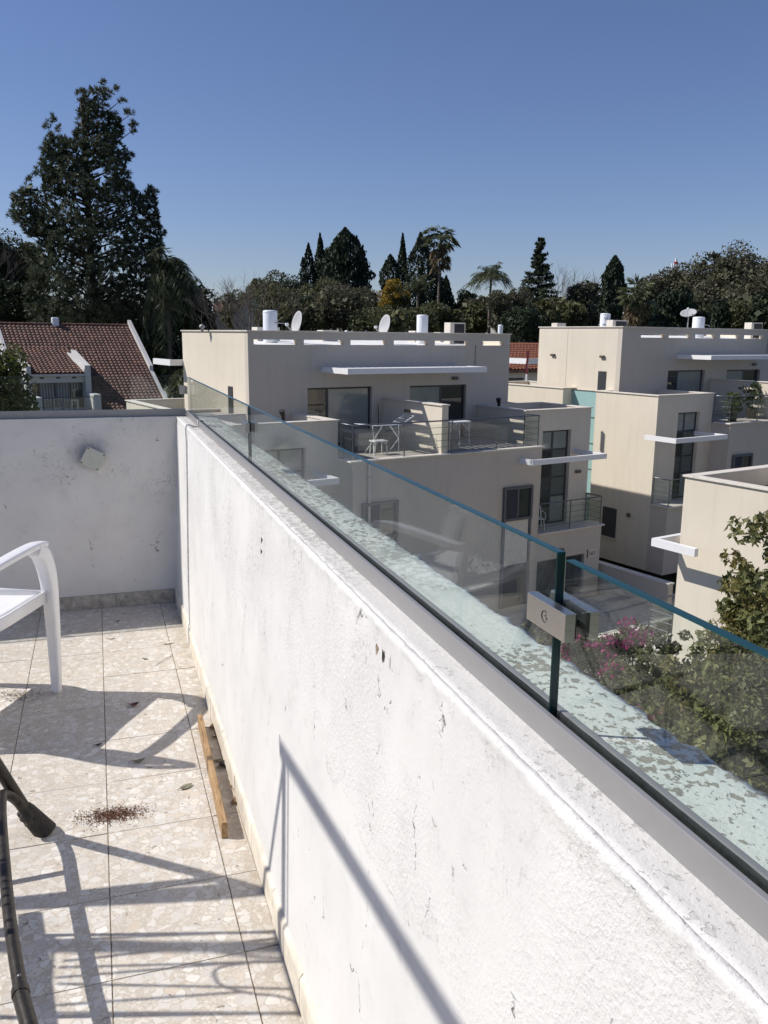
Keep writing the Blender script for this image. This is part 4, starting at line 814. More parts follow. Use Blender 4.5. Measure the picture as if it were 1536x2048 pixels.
hb('wall', M_HW, 11.72, 15.42, 65.46, 70, -9.5, -2.9); hb('balcony_slab', M_HW, 11.4, 15.9, 62.25, 65.4, -5.6, -5.42)
hb('balcony_pier', M_HW, 11.35, 11.95, 62.2, 64.1, -9.5, -4.42, bev=.02); hb('balcony_pier', M_HW, 15.42, 15.95, 62.2, 64.1, -9.5, -4.3, bev=.02); hb('wall', M_HW, 11.95, 15.42, 62.4, 65.4, -9.5, -5.6)
r = part('railing', HO)
for p in (((11.95, 62.3, -4.47), (15.42, 62.3, -4.47)), ((11.95, 62.3, -5.35), (15.42, 62.3, -5.35))): MB().tube(p, .03, 6).build('bar', M_FRAME, r, UV)
for k in range(6): MB().tube([(11.98 + .685 * k, 62.3, -5.42), (11.98 + .685 * k, 62.3, -4.47)], .02, 6).build('post', M_FRAME, r, UV)
MB().box(12.0, 15.38, 62.33, 62.34, -5.33, -4.52).build('glass_pane', M_RAILGL, r, UV)
hb('chimney', M_TANK, 14.85, 15.35, 71.2, 71.7, .3, 1.15, bev=.06); hb('wall', M_HW, 10.95, 20.8, 70, 76.6, -9.5, -4.9)
small = thing('garden_table', 'small white table on the balcony of the red-roofed house', 'table', uvp(14.35, 63.3, -5.42), TB)
MB().box(14.1, 14.6, 63.1, 63.5, -4.75, -4.71).build('table_top', M_WHITE, small, UV)
for sx in (14.15, 14.55):
    for sy in (63.14, 63.46): MB().tube([(sx, sy, -5.42), (sx, sy, -4.75)], .02, 5).build('leg', M_WHITE, small, UV)
fr = thing('drying_frame', 'empty white frame standing on the balcony of the red-roofed house', 'frame', uvp(13.2, 63.2, -5.42), TB)
for q in (((12.95, 63.2, -5.42), (12.95, 63.2, -4.6)), ((13.5, 63.2, -5.42), (13.5, 63.2, -4.6)), ((12.95, 63.2, -4.6), (13.5, 63.2, -4.6)), ((12.95, 63.2, -5.25), (13.5, 63.2, -5.25))): MB().tube(q, .02, 5).build('bar', M_DISH, fr, UV)

# far houses
def gable_house(label, px, D, w, d, wall_h, roof_h, rot, wall, base_up=0, hip=False, tx=0):
    p = at(px, 660, D); c = Vector((p.x, p.y, GZ)); t = thing('house', label, 'house', c, rot, 'houses among the far trees'); R = Matrix.Translation(c) @ Matrix.Rotation(rot, 4, 'Z')
    MB().box(-w / 2, w / 2, -d / 2, d / 2, 0, wall_h).build('wall', wall, t, R)
    [MB().add([(-w / 2, y0_, wall_h), (w / 2, y0_, wall_h), (0, y0_, wall_h + roof_h * .94), (-w / 2, y0_ + .2, wall_h), (w / 2, y0_ + .2, wall_h), (0, y0_ + .2, wall_h + roof_h * .94)], [(0, 1, 2), (5, 4, 3), (0, 3, 4, 1), (1, 4, 5, 2), (2, 5, 3, 0)]).build('gable', wall, t, R) for y0_ in (-d / 2, d / 2 - .2)]
    o_ = .35; r_ = MB()
    for sx in (-1, 1): r_.hexa([(0, -d / 2 - o_, wall_h + roof_h - .1), (sx * (w / 2 + o_), -d / 2 - o_, wall_h - .22), (sx * (w / 2 + o_), d / 2 + o_, wall_h - .22), (0, d / 2 + o_, wall_h + roof_h - .1), (0, -d / 2 - o_, wall_h + roof_h), (sx * (w / 2 + o_), -d / 2 - o_, wall_h - .12), (sx * (w / 2 + o_), d / 2 + o_, wall_h - .12), (0, d / 2 + o_, wall_h + roof_h)])
    r_.build('roof', M_TILES, t, R)
    for sx in (-.25, .25): MB().box(sx * w - .5, sx * w + .5, -d / 2 - .03, -d / 2 - .004, wall_h * .55, wall_h * .55 + 1.2).build('window', M_FRAME2, t, R)
    return t
HPX = lambda y, D: (666 - y) / 1731 * D + 9.75            # height above the garden of something seen at row y
gable_house('white-gabled bungalow with a red roof behind the air conditioner', 928, 130, 4.3, 5, HPX(641, 130), 1.9, .55, M_HW)
gable_house('pale house with a red tiled roof peeping out right of the queen palm', 424, 130, 5, 5, HPX(641, 130), 1.4, .2, M_HW)
gable_house('cream gabled house behind the bare tree left of the nearest tank', 508, 112, 4.6, 6, HPX(630, 112), 2.6, -.25, M_VILLA)
gable_house('far red roof on the skyline between the palm and the broad trees', 452, 230, 5, 5, HPX(622, 230), 2.6, 1.3, M_HW)
HX = at_b(1048, 700, 44)[0] - 25.5
RH = thing('house', 'low house with a bright red tiled roof seen between the two villas', 'house', uvp(25.5 + HX, 44, -9.3), TB); UV0 = UV; UV = UV @ Matrix.Translation((HX, 0, 0))
def rzz(b): return -2.05 + .36 * (b - 42)
q_ = MB(); q_.hexa([(21, 42, rzz(42) - .2), (30, 42, rzz(42) - .2), (30, 46.5, rzz(46.5) - .2), (21, 46.5, rzz(46.5) - .2), (21, 42, rzz(42)), (30, 42, rzz(42)), (30, 46.5, rzz(46.5)), (21, 46.5, rzz(46.5))]); qo = q_.build('roof', M_TILES, RH, UV)
M_TILES2 = plain('bright_red_tiles', (.23, .080, .042), .7, var=.25, vscale=5); tiles('roof_tiles', 21, 30, 41.95, 46.5, rzz, qo, M_TILES2)
MB().box(21.6, 29.5, 42.5, 46.4, -9.5, -2.25).build('wall', M_HW, RH, UV); MB().box(22.6, 24.2, 42.46, 42.498, -3.9, -2.6).build('window', M_FRAME, RH, UV)
pg = part('pergola', RH); MB().box(22.2, 26.5, 40.0, 40.14, -1.62, -1.28).build('beam', M_WHITE, pg, UV); MB().box(22.2, 22.34, 40.142, 42.3, -1.62, -1.28).build('beam', M_WHITE, pg, UV)
for a_ in (22.3, 26.4): MB().tube([(a_, 40.07, -9.4), (a_, 40.07, -1.62)], .07, 8).build('post', M_WHITE, pg, UV)
UV = UV0; tw = MB(); a_, _, z_ = at_b(1056, 706, 39.9); V = []
for i in range(9):
    for j in range(5): V.append((a_ - .10 + .05 * j + .02 * math.sin(i), 39.94 - .02 * math.sin(j * 2 + i * .7), z_ - .16 * i + (.15 if i < 2 else 0)))
tw.add(V, [(i * 5 + j, i * 5 + j + 1, (i + 1) * 5 + j + 1, (i + 1) * 5 + j) for i in range(8) for j in range(4)], True)
o = tw.build('towel', plain('pink_towel', (.42, .10, .11), .9, var=.15), None, UV); tag(o, 'pink towel hanging from the white beam between the two villas', 'towel'); recentre(o)

# lattice mast far behind the eucalyptus wood
ms = thing('antenna_mast', 'red and white antenna mast top just above the far wood', 'mast', at(1341, 666, 420)); c = at(1341, 666, 420)
zb_, zt_ = c.z, at(1341, 517, 420).z
MB().tube([(c.x, c.y, GZ), (c.x, c.y, zt_)], .45, 6).build('pole', M_WHITE, ms)
for k, m_ in ((0, M_RED), (1, M_WHITE), (2, M_RED)): MB().tube([(c.x, c.y, zt_ - 5 + 1.2 * k), (c.x, c.y, zt_ - 3.9 + 1.2 * k)], .95, 8).build('band', m_, ms)
for k in range(5): MB().box(c.x - 2.2 + 1.0 * k, c.x - 1.8 + 1.0 * k, c.y - .3, c.y + .3, zt_ - 4.4, zt_ - 2.2).build('aerial', M_WHITE, ms)

# ------------------------------------------------------------------ garden walls and paving between the villas
def gw(label, a0, a1, b0, b1, z0, z1, mat=M_STONE, cap=True):
    t = thing('garden_wall', label, 'wall', uvp((a0 + a1) / 2, (b0 + b1) / 2, z0), TB)
    MB().box(a0, a1, b0, b1, z0, z1).build('wall_core', mat, t, UV, bevel=.02)
    if cap: MB().box(a0 - .03, a1 + .03, b0 - .03, b1 + .03, z1, z1 + .05).build('coping', M_CAP, t, UV, bevel=.01)
for q in ((9, 26.5, 17.9, 21.55, -9.42, 'patio'),):
    p = thing(q[5], None, None, uvp((q[0] + q[1]) / 2, (q[2] + q[3]) / 2, q[4]), TB, kind='structure'); pa = MB()
    for i in range(int((q[1] - q[0]) / .8)):
        for j in range(int((q[3] - q[2]) / .8)):
            a_, b_ = q[0] + .8 * i, q[2] + .8 * j; MB().box(a_ + .006, a_ + .794, b_ + .006, b_ + .794, q[4], q[4] + .05 + random.uniform(-.004, .004)).build('paving_slab', M_PAVE, p, UV)
lane = MB().box(-30, 90, 14.2, 17.0, -9.80, -9.70).build('path', M_PAVE, None, UV); lane['kind'] = 'structure'
gw('low rendered wall running back between the two villas', 23.9, 24.15, 18.6, 24.5, -9.6, -8.45, M_VILLA_SHADE)
gw('dark low retaining wall along the edge of the patio', 14.5, 22.0, 17.5, 17.85, -9.9, -9.28, M_STONE)
gw('rough stone garden wall below the bougainvillea', 12.5, 15.6, 13.2, 13.5, -9.9, -8.9, M_STONE); gw('lower stone wall nearer our building, under the pink flowers', 10.5, 15.2, 11.6, 11.9, -9.9, -9.0, M_STONE)

# ------------------------------------------------------------------ vegetation
def unit(n):
    v = rng.normal(size=(n, 3)); return v / np.linalg.norm(v, axis=1)[:, None]
def leaves(name, C, size, mat, parent, asp=.5, up=0., fold=.0, smin=.6, D=None, stuff=True):
    """a cloud of leaf-shaped quads, centres C (world)"""
    C = np.asarray(C, float); n = len(C); t = unit(n) if D is None else D; 
    if up: t[:, 2] = t[:, 2] * (1 - up) ; t /= np.linalg.norm(t, axis=1)[:, None]
    w = np.cross(t, unit(n)); w /= np.linalg.norm(w, axis=1)[:, None] + 1e-9; nn = np.cross(t, w)
    s = (size * (smin + (1.5 - smin) * rng.random(n)))[:, None]
    V = np.empty((n, 4, 3)); V[:, 0] = C - t * s * .5; V[:, 1] = C + w * s * asp * .5 + nn * s * fold; V[:, 2] = C + t * s * .5; V[:, 3] = C - w * s * asp * .5 + nn * s * fold
    V = V.reshape(-1, 3); Mi = W[parent].inverted(); M3 = np.array(Mi.to_3x3()); tr = np.array(Mi.translation); V = V @ M3.T + tr
    me = bpy.data.meshes.new(name); me.vertices.add(n * 4); me.vertices.foreach_set('co', V.ravel()); me.loops.add(n * 4); me.loops.foreach_set('vertex_index', np.arange(n * 4))
    me.polygons.add(n); me.polygons.foreach_set('loop_start', np.arange(0, n * 4, 4)); me.polygons.foreach_set('loop_total', np.full(n, 4)); me.update(); me.validate()
    me.materials.append(mat); o = bpy.data.objects.new(name, me); COL.objects.link(o); o.parent = parent; W[o] = W[parent]; o['kind'] = 'stuff'; return o
def blobs(c, rx, ry, rz_, nb, rb, n, low=.0):
    """points on the shells of many small clumps that together fill an ellipsoid"""
    c = np.asarray(c); b = unit(nb) * (rng.random(nb) ** .45)[:, None] * np.array([rx, ry, rz_]); b[:, 2] = np.where(b[:, 2] < 0, b[:, 2] * (1 - low), b[:, 2]); b += c
    r = rb * (.6 + .8 * rng.random(nb)); i = rng.integers(0, nb, n); d = unit(n); return b[i] + d * (r[i] * (.55 + .5 * rng.random(n) ** .6))[:, None] * np.array([1, 1, .8])
def tree_base(px, D): p = at(px, 660, D); return Vector((p.x, p.y, GZ))
def trunk(t, c, h, r, lean=(0, 0), mat=M_TRUNK, limbs=0, spread=1.5, name='trunk'):
    m_ = MB(); top = Vector((c.x + lean[0], c.y + lean[1], c.z + h)); pts = [c.lerp(top, k / 5) + Vector((random.uniform(-.06, .06) * r * 3, random.uniform(-.06, .06) * r * 3, 0)) * (k > 0) for k in range(6)]
    m_.tube(pts, [r * (1 - .13 * k) for k in range(6)], 9)
    for k in range(limbs):
        p = c.lerp(top, random.uniform(.45, .95)); a = random.uniform(0, 6.28); q = p + Vector((math.cos(a) * spread, math.sin(a) * spread, random.uniform(.5, 1.1) * spread)); m_.tube([p, p.lerp(q, .5) + Vector((0, 0, -.1 * spread)), q], [r * .4, r * .28, r * .12], 6)
    return m_.build(name, mat, t)
SC = lambda D: D / 1731.0
def broad(px, top, width, D, label, mat, bottom=None, n=2600, ls=.45, nb=26, name='broadleaf_tree', group=None, extra=None, depth=.8):
    c = tree_base(px, D); h = HPX(top, D); rx = width * SC(D) / 2 * (1.22 if D > 60 else 1); zb = HPX(bottom, D) if bottom else max(1.5, h - 2.4 * rx); rz_ = (h - zb) / 2
    t = thing(name, label, 'tree', c, 0, group); trunk(t, c, h * .8, max(.12, rx * .08), limbs=5, spread=rx * .6)
    rb = max(rx, rz_) * .30; n = int(n * 2.8) if D > 55 else n; ls = ls * .58 if D > 55 else ls; C = blobs((c.x, c.y, c.z + zb + rz_), rx - rb * .7, (rx - rb * .7) * depth, rz_ - rb * .6, nb, rb, n, .15); leaves('crown', C, ls, mat, t, .55)
    if D > 55: leaves('crown_core', blobs((c.x, c.y, c.z + zb + rz_ * .95), rx * .68, rx * .68 * depth, rz_ * .68, 16, rb, 1100), ls * 3.0, mat, t, .7)
    if extra: leaves('crown', blobs((c.x, c.y, c.z + zb + rz_ * 1.1), rx - rb * .6, (rx - rb * .6) * depth, rz_ - rb * .5, nb // 2, rb * .8, n // 3), ls * .9, extra, t, .55)
    return t
def cypress(px, top, width, D, label, n=2600, ls=.38, bulge=.35, tips=6, bottom=690, mat=M_CYP, name='cypress_tree', group='dark cypresses on the skyline', sharp=1.0):
    c = tree_base(px, D); h = HPX(top, D); zb = max(.6, HPX(bottom, D)); r = width * SC(D) / 2 * 1.28; t = thing(name, label, 'tree', c, 0, group); trunk(t, c, h * .8, r * .16)
    u = rng.random(n) ** .85; prof = np.where(u < bulge, .55 + .45 * (u / bulge), np.maximum(0.03, 1 - ((np.maximum(u, bulge) - bulge) / (1 - bulge)) ** (1.7 * sharp)))
    a = rng.random(n) * 6.283; lump = 1 + .14 * np.sin(a * 3 + u * 17) + .10 * np.sin(a * 5 - u * 31); rr_ = r * prof * lump * (.72 + .28 * rng.random(n))
    C = np.stack([c.x + rr_ * np.cos(a), c.y + rr_ * np.sin(a), c.z + zb + (h - zb) * u], 1)
    for k in range(tips):
        m_ = n // 30; ta = random.uniform(0, 6.28); tr_ = r * random.uniform(.2, .8); tz = zb + (h - zb) * (random.uniform(.45, .92) - .25 * tr_ / r); q = rng.random(m_)
        C = np.concatenate([C, np.stack([c.x + tr_ * math.cos(ta) + rng.normal(size=m_) * .17 * r * (1 - q), c.y + tr_ * math.sin(ta) + rng.normal(size=m_) * .17 * r * (1 - q), c.z + tz + q * r * .8], 1)])
    D_ = unit(len(C)); D_[:, 2] = np.abs(D_[:, 2]) + .9; D_ /= np.linalg.norm(D_, axis=1)[:, None]; leaves('crown', C, ls, mat, t, .45, D=D_); return t
def conifer(px, top, width, D, label, n=4200, ls=.5, layers=15, mat=M_DARKG, name='conifer_tree', bottom=700, group=None, droop=.12, ragged=.3):
    c = tree_base(px, D); h = HPX(top, D); zb = max(.8, HPX(bottom, D)); r = width * SC(D) / 2; t = thing(name, label, 'tree', c, 0, group); trunk(t, c, h * .97, r * .09); Cs = []
    per = n // (layers * 7)
    for L_ in range(layers):
        f = L_ / (layers - 1); rr_ = r * (1 - f) ** .85 + .12 * r * (f > .9)
        for k in range(7):
            a = random.uniform(0, 6.28); l_ = rr_ * random.uniform(1 - ragged, 1.06); q = rng.random(per) ** .7
            Cs.append(np.stack([c.x + l_ * q * math.cos(a) + rng.normal(size=per) * .10 * l_, c.y + l_ * q * math.sin(a) + rng.normal(size=per) * .10 * l_, c.z + zb + (h - zb) * f - droop * l_ * q + rng.normal(size=per) * .03 * r], 1))
    u = np.linspace(.9, 1, 40); Cs.append(np.stack([c.x + 0 * u, c.y + 0 * u, c.z + zb + (h - zb) * u], 1)); leaves('crown', np.concatenate(Cs), ls, mat, t, .4); return t
def bare(px, top, width, D, label, n0=9, mat=M_TWIG, depth=4, group=None):
    c = tree_base(px, D); h = HPX(top, D); r = width * SC(D) / 2; t = thing('bare_tree', label, 'tree', c, 0, group); m_ = MB()
    def grow(p, d, l, rad, k):
        q = p + d * l; m_.tube([p, p.lerp(q, .5) + Vector((random.uniform(-.05, .05) * l, random.uniform(-.05, .05) * l, 0)), q], [rad, rad * .85, rad * .65], 5 if k < 3 else 4, caps=False)
        if k < depth:
            for _ in range(3 if k else n0):
                a = random.uniform(0, 6.28); e = (d + Vector((math.cos(a), math.sin(a), random.uniform(-.1, .6))) * random.uniform(.35, .75)).normalized(); grow(q, e, l * random.uniform(.6, .85) if k else h * .2, rad * .6, k + 1)
    grow(c, Vector((0, 0, 1)), h * .52, .10, 0); m_.build('branches', mat, t); return t
def frond_pts(n, l, droop):                   # a feather frond along +x, sagging
    q = np.linspace(0, 1, n); return np.stack([l * q * (1 - .25 * droop * q), 0 * q, l * (.42 * q - droop * q ** 2)], 1)
def feather_palm(px, top, width, D, label, nf=34, droop=(.55, 1.4), mat=M_PALM, tr=.22, skirt=False, lf=.55, name='feather_palm', el=(.1, 1.2), crown_low=.45, group='palms among the trees'):
    c = tree_base(px, D); R_ = width * SC(D) / 2; h = HPX(top, D) - R_ * crown_low; t = thing(name, label, 'palm tree', c, 0, group); head = c + Vector((0, 0, h)); trunk(t, c, h, tr, mat=M_PALMT)
    Cs, Ds = [], []; rib = MB()
    for k in range(nf):
        a = 2.4 * k + random.uniform(-.2, .2); e = random.uniform(*el); dr = random.uniform(*droop); l = R_ * random.uniform(.7, 1.15); P = []
        for q in np.linspace(0, 1, 11): P.append(head + Vector((math.cos(a), math.sin(a), 0)) * (l * q * math.cos(e) * (1 - .15 * q * dr)) + Vector((0, 0, l * (math.sin(e) * q - dr * .75 * q * q))))
        rib.tube(P, [.035 * (1 - .08 * i) for i in range(11)], 4, caps=False)
        for i in range(1, 11):
            for s_ in (-1, 1):
                for _ in range(3):
                    p = P[i - 1].lerp(P[i], random.random()); td = (P[i] - P[i - 1]).normalized(); sd = td.cross(Vector((0, 0, 1))).normalized() * s_; ll = lf * R_ * .55 * math.sin(math.pi * (.12 + .8 * i / 11))
                    d = (sd * .8 + td * .45 + Vector((0, 0, -.35 - .5 * dr * random.random()))).normalized(); Cs.append(p + d * ll * .5); Ds.append(np.array(d))
    rib.build('ribs', mat, t)
    leaves('fronds', np.array([tuple(p) for p in Cs]), lf * R_ * .42, mat, t, .06, D=np.array(Ds))
    return t
def fan_palm(px, top, width, D, label, nf=34, skirt=True, tr=.2, mat=M_PALM, skirt_len=1.0, group='palms among the trees', low=.75):
    c = tree_base(px, D); R_ = width * SC(D) / 2; h = HPX(top, D) - R_ * low; t = thing('fan_palm', label, 'palm tree', c, 0, group); head = c + Vector((0, 0, h)); trunk(t, c, h, tr, mat=M_PALMT, lean=(0, 0)); st_ = MB()
    def fan(pc, d, l, store):
        sd = d.cross(Vector((0, 0, 1))); sd = sd.normalized() if sd.length > .1 else Vector((1, 0, 0)); 
        for q in np.linspace(-1.25, 1.25, 13):
            dd = (d * math.cos(q) + sd * math.sin(q) + Vector((0, 0, -.28 * random.random() - .18))).normalized(); store[0].append(tuple(pc + dd * l * .5)); store[1].append(tuple(dd))
    live, dead = ([], []), ([], [])
    for k in range(nf):
        a = 2.4 * k; e = random.uniform(-.45, 1.35); d = Vector((math.cos(a) * math.cos(e), math.sin(a) * math.cos(e), math.sin(e))); pc = head + d * R_ * random.uniform(.42, .62); st_.tube([head, pc], .03, 4, caps=False); fan(pc, (d + Vector((0, 0, -.45))).normalized(), R_ * .5, live)
    if skirt:
        for k in range(int(nf * .9)):
            a = 2.4 * k; z = random.uniform(.1, skirt_len) * R_ * 1.3; d = Vector((math.cos(a) * .55, math.sin(a) * .55, -1)).normalized(); fan(head + Vector((math.cos(a), math.sin(a), 0)) * R_ * random.uniform(.15, .42) - Vector((0, 0, z)), d, R_ * .45, dead)
    st_.build('stalks', mat, t); leaves('fronds', np.array(live[0]), R_ * .42, mat, t, .16, D=np.array(live[1]))
    if skirt: leaves('dead_fronds', np.array(dead[0]), R_ * .42, M_PALMD, t, .15, D=np.array(dead[1]))
    return t
def inpoly(P, poly):
    x, y = P[:, 0], P[:, 1]; ins = np.zeros(len(P), bool); k = len(poly)
    for i in range(k):
        x0, y0 = poly[i]; x1, y1 = poly[(i + 1) % k]; c_ = ((y0 > y) != (y1 > y)) & (x < (x1 - x0) * (y - y0) / (y1 - y0 + 1e-12) + x0); ins ^= c_
    return ins

# the tall pine: tufts of long needles held out on upswept branches
PD = 90.0
OUT = [(193, 172), (160, 184), (156, 240), (150, 278), (134, 282), (122, 262), (107, 238), (97, 262), (88, 300), (77, 345), (58, 362), (28, 398), (26, 432), (52, 462), (82, 490), (62, 522), (52, 575), (48, 620), (60, 652), (330, 652), (335, 600), (322, 520), (324, 470), (312, 395), (298, 376), (283, 392), (262, 372), (252, 345), (254, 305), (240, 285), (246, 255), (236, 226), (222, 205), (214, 180)]
pc = tree_base(190, PD); pine = thing('pine_tree', 'huge dark pine with two tops, towering over the red-roofed house', 'tree', pc)
def pine_points(n, shrink=1.0, edge=True):
    out = []
    while len(out) < n:
        q = np.stack([rng.uniform(20, 340, 4000), rng.uniform(170, 652, 4000)], 1); q = q[inpoly(q, OUT)]
        for x, y in q:
            ys_ = np.linspace(0, 1, 2); hw = 20 + 115 * min(1, max(0, (y - 170) / 330)) ** .8; dx = (x - 185) / hw; dep = math.sqrt(max(.08, 1 - min(1, dx * dx))) * hw * SC(PD) * .85
            s_ = random.uniform(-1, 1); s_ = math.copysign(abs(s_) ** (.55 if edge else 1), s_); p = at(x, y, PD + s_ * dep * shrink); out.append(tuple(p))
            if len(out) >= n: break
    return np.array(out)
T = pine_points(3300)
keep = np.array([noise.noise(Vector((p[0] * .42, p[1] * .42, p[2] * .42))) < .25 or p[2] < 4 for p in T]); T = T[keep]; stray = []
for x, y in ((228, 176), (204, 166), (218, 186), (244, 200), (252, 226), (258, 222), (268, 256), (264, 262), (262, 250), (248, 306), (258, 318), (262, 312), (254, 346), (262, 372), (284, 392), (300, 374), (311, 384), (306, 400), (318, 446), (326, 468), (322, 492), (28, 396), (24, 428), (34, 440), (46, 388), (58, 360), (107, 234), (118, 256), (96, 250), (92, 300), (74, 346), (64, 472), (54, 516), (158, 186), (150, 262), (130, 280)):
    for _ in range(4): stray.append(tuple(at(x + random.gauss(0, 3.5), y + random.gauss(0, 3.5), PD + random.gauss(0, 1.2))))
T = np.concatenate([T, np.array(stray)]); ax = np.array([pc.x, pc.y])
nd = 26; i = np.repeat(np.arange(len(T)), nd); outd = T[:, :2] - ax; outd /= np.linalg.norm(outd, axis=1)[:, None] + 1e-6
axis = np.concatenate([outd * .55, np.full((len(T), 1), .75)], 1); axis /= np.linalg.norm(axis, axis=1)[:, None]
d = axis[i] * .75 + unit(len(i)) * .85; d[:, 2] -= .12; d /= np.linalg.norm(d, axis=1)[:, None]
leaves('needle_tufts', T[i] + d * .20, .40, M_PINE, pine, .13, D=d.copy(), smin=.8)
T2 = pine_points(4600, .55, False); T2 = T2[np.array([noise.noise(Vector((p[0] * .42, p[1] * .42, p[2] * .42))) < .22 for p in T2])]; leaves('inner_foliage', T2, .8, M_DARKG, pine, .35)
trunk(pine, pc, at(195, 200, PD).z - GZ, .55); m_ = MB()
for k in range(150):
    p = T[random.randrange(len(T))]; z0 = max(GZ + 3, p[2] - .55 * math.hypot(p[0] - pc.x, p[1] - pc.y)); b0 = Vector((pc.x, pc.y, z0)); b1 = Vector(p); m_.tube([b0, b0.lerp(b1, .6) + Vector((0, 0, -.35)), b1], [.12, .07, .02], 5, caps=False)
m_.build('branches', M_TRUNK, pine)

feather_palm(338, 505, 178, 84, 'big drooping queen palm right of the tall pine', nf=78, droop=(.6, 3.3), tr=.3, lf=.62, el=(.0, 1.5), crown_low=.42, mat=M_PALM)
broad(372, 548, 110, 94, 'dark bushy tree behind the queen palm', M_DARKG, 690, 3600, .5); broad(255, 590, 150, 98, 'dark undergrowth tree at the right foot of the tall pine', M_DARKG, 720, 4200, .55)
broad(110, 600, 150, 98, 'dark undergrowth tree at the left foot of the tall pine', M_DARKG, 720, 4200, .55); broad(310, 640, 130, 86, 'dark low tree behind the gable of the red-roofed house', M_DARKG, 790, 3600, .5)
broad(12, 476, 70, 105, 'dark tree at the left edge behind the pine', M_DARKG, 640, 3000, .5); broad(58, 500, 80, 108, 'brownish green tree just left of the tall pine', M_OLIVE, 640, 3000, .5); broad(20, 560, 110, 95, 'dusky tree low at the left edge under the dark one', M_DARKG, 680, 3000, .5)
bare(16, 545, 90, 100, 'reddish bare tree at the left edge beside the pine', 6, depth=5)
broad(356, 732, 52, 50, 'round shrub tree between the red-roofed house and the villa', M_OLIVE, 830, 2600, .30, name='shrub_tree')
broad(376, 742, 40, 46, 'small green tree close by the left wall of the middle villa', M_OLIVE, 830, 2200, .28, name='shrub_tree')
LT = broad(-8, 682, 118, 38, 'sunlit green tree at the left edge in front of the red-roofed house', M_BRIGHT, 900, 5200, .20, nb=40, extra=M_OLIVE)
broad(-150, 640, 220, 40, 'wide green tree out of view to the left', M_OLIVE, 900, 5200, .34)
# middle skyline
broad(545, 540, 110, 120, 'broad green tree with a rounded top left of the big dark conifer', M_OLIVE, 660, 3600, .55, nb=30, name='round_tree'); broad(490, 575, 80, 128, 'lower bushy tree at the left end of the middle skyline', M_OLIVE, 660, 2400, .5); broad(590, 552, 70, 112, 'dark green tree between the rounded tree and the conifers', M_DARKG, 660, 2600, .5)
feather_palm(500, 585, 60, 100, 'small palm poking up beside the far red roof', nf=20, droop=(.2, .8), tr=.15)
bare(505, 598, 70, 62, 'bare brown tree in front of the cream gabled house', 7, depth=5)
cypress(618, 492, 34, 118, 'slim dark cypress left of the big conifer', bottom=650); cypress(641, 472, 26, 120, 'pointed dark cypress touching the big conifer on its left', bottom=650); cypress(724, 526, 24, 116, 'small dark cypress right of the big conifer', bottom=660)
cypress(690, 463, 78, 115, 'big dark conifer, tallest of the clump in the middle', 8000, .5, bulge=.35, tips=9, bottom=640, name='conifer_tree', sharp=1.7); cypress(670, 500, 70, 119, 'dark dense tree inside the conifer clump', bottom=660, bulge=.5)
broad(690, 565, 130, 95, 'dull broad tree in front of the conifer clump', M_EUC, 668, 4200, .42, nb=36); broad(640, 580, 100, 98, 'dark tree low in front of the slim cypresses', M_DARKG, 668, 3200, .42); broad(590, 600, 90, 92, 'leafy tree behind the left satellite dish', M_OLIVE, 668, 2800, .4); broad(735, 590, 70, 96, 'bushy tree right of the dull broad tree', M_OLIVE, 668, 2400, .4); broad(640, 555, 110, 104, 'tall mid-green tree in front of the slim cypresses', M_OLIVE, 668, 4200, .45, nb=34); broad(730, 560, 60, 108, 'narrow olive tree just right of the conifer clump', M_EUC, 668, 2200, .4); broad(560, 570, 110, 106, 'olive tree in front of the rounded one', M_OLIVE, 668, 3600, .42); broad(480, 600, 60, 118, 'small bushy tree beside the far red roof', M_OLIVE, 668, 1800, .4)
cypress(779, 511, 30, 105, 'blunt-topped cypress left of the spire-shaped one', bulge=.6, bottom=660, sharp=2.2); cypress(803, 471, 24, 108, 'spire-shaped cypress, thinnest and sharpest of the group', bulge=.3, bottom=660); cypress(838, 469, 56, 107, 'wide dark cypress behind the tall fan palm', bulge=.45, bottom=660, n=4200); cypress(866, 520, 50, 109, 'dark cypress under the crown of the fan palm', bottom=660); cypress(890, 550, 30, 111, 'small ragged cypress right of the fan palm', bottom=660)
fan_palm(876, 446, 84, 96, 'tall fan palm with a skirt of dead fronds, in front of the cypresses', 30, tr=.26)
broad(788, 560, 62, 88, 'yellow flowering mimosa in front of the cypresses', M_OLIVE, 650, 1800, .32, name='mimosa_tree', extra=M_MIMOSA); leaves('blossom', blobs(tuple(at(785, 592, 87)), 1.4, 1.0, 1.6, 16, .45, 1500), .22, M_MIMOSA, bpy.data.objects['mimosa_tree'], .6)
feather_palm(835, 560, 86, 90, 'grey-green feather palm between the mimosa and the fan palm', nf=30, droop=(.15, .7), tr=.3, el=(.5, 1.4))
broad(800, 610, 150, 80, 'low leafy tree behind the lone satellite dish', M_OLIVE, 670, 3400, .38); broad(880, 600, 90, 84, 'olive tree at the foot of the fan palm', M_OLIVE, 668, 2600, .38); broad(745, 615, 80, 82, 'dark low tree left of the lone dish', M_DARKG, 670, 2600, .4)
broad(930, 575, 46, 112, 'dark shrubby tree left of the date palm', M_DARKG, 640, 1800, .4); broad(945, 600, 90, 94, 'olive green tree behind the bungalow roof', M_OLIVE, 668, 2600, .4)
feather_palm(978, 524, 112, 92, 'date palm with stiff arching fronds right of the bungalow', nf=58, droop=(.5, 1.1), tr=.3, el=(.0, 1.3), lf=.5)
broad(1010, 565, 90, 88, 'grey-green slender-branched tree beside the date palm', M_EUC, 668, 3000, .36)
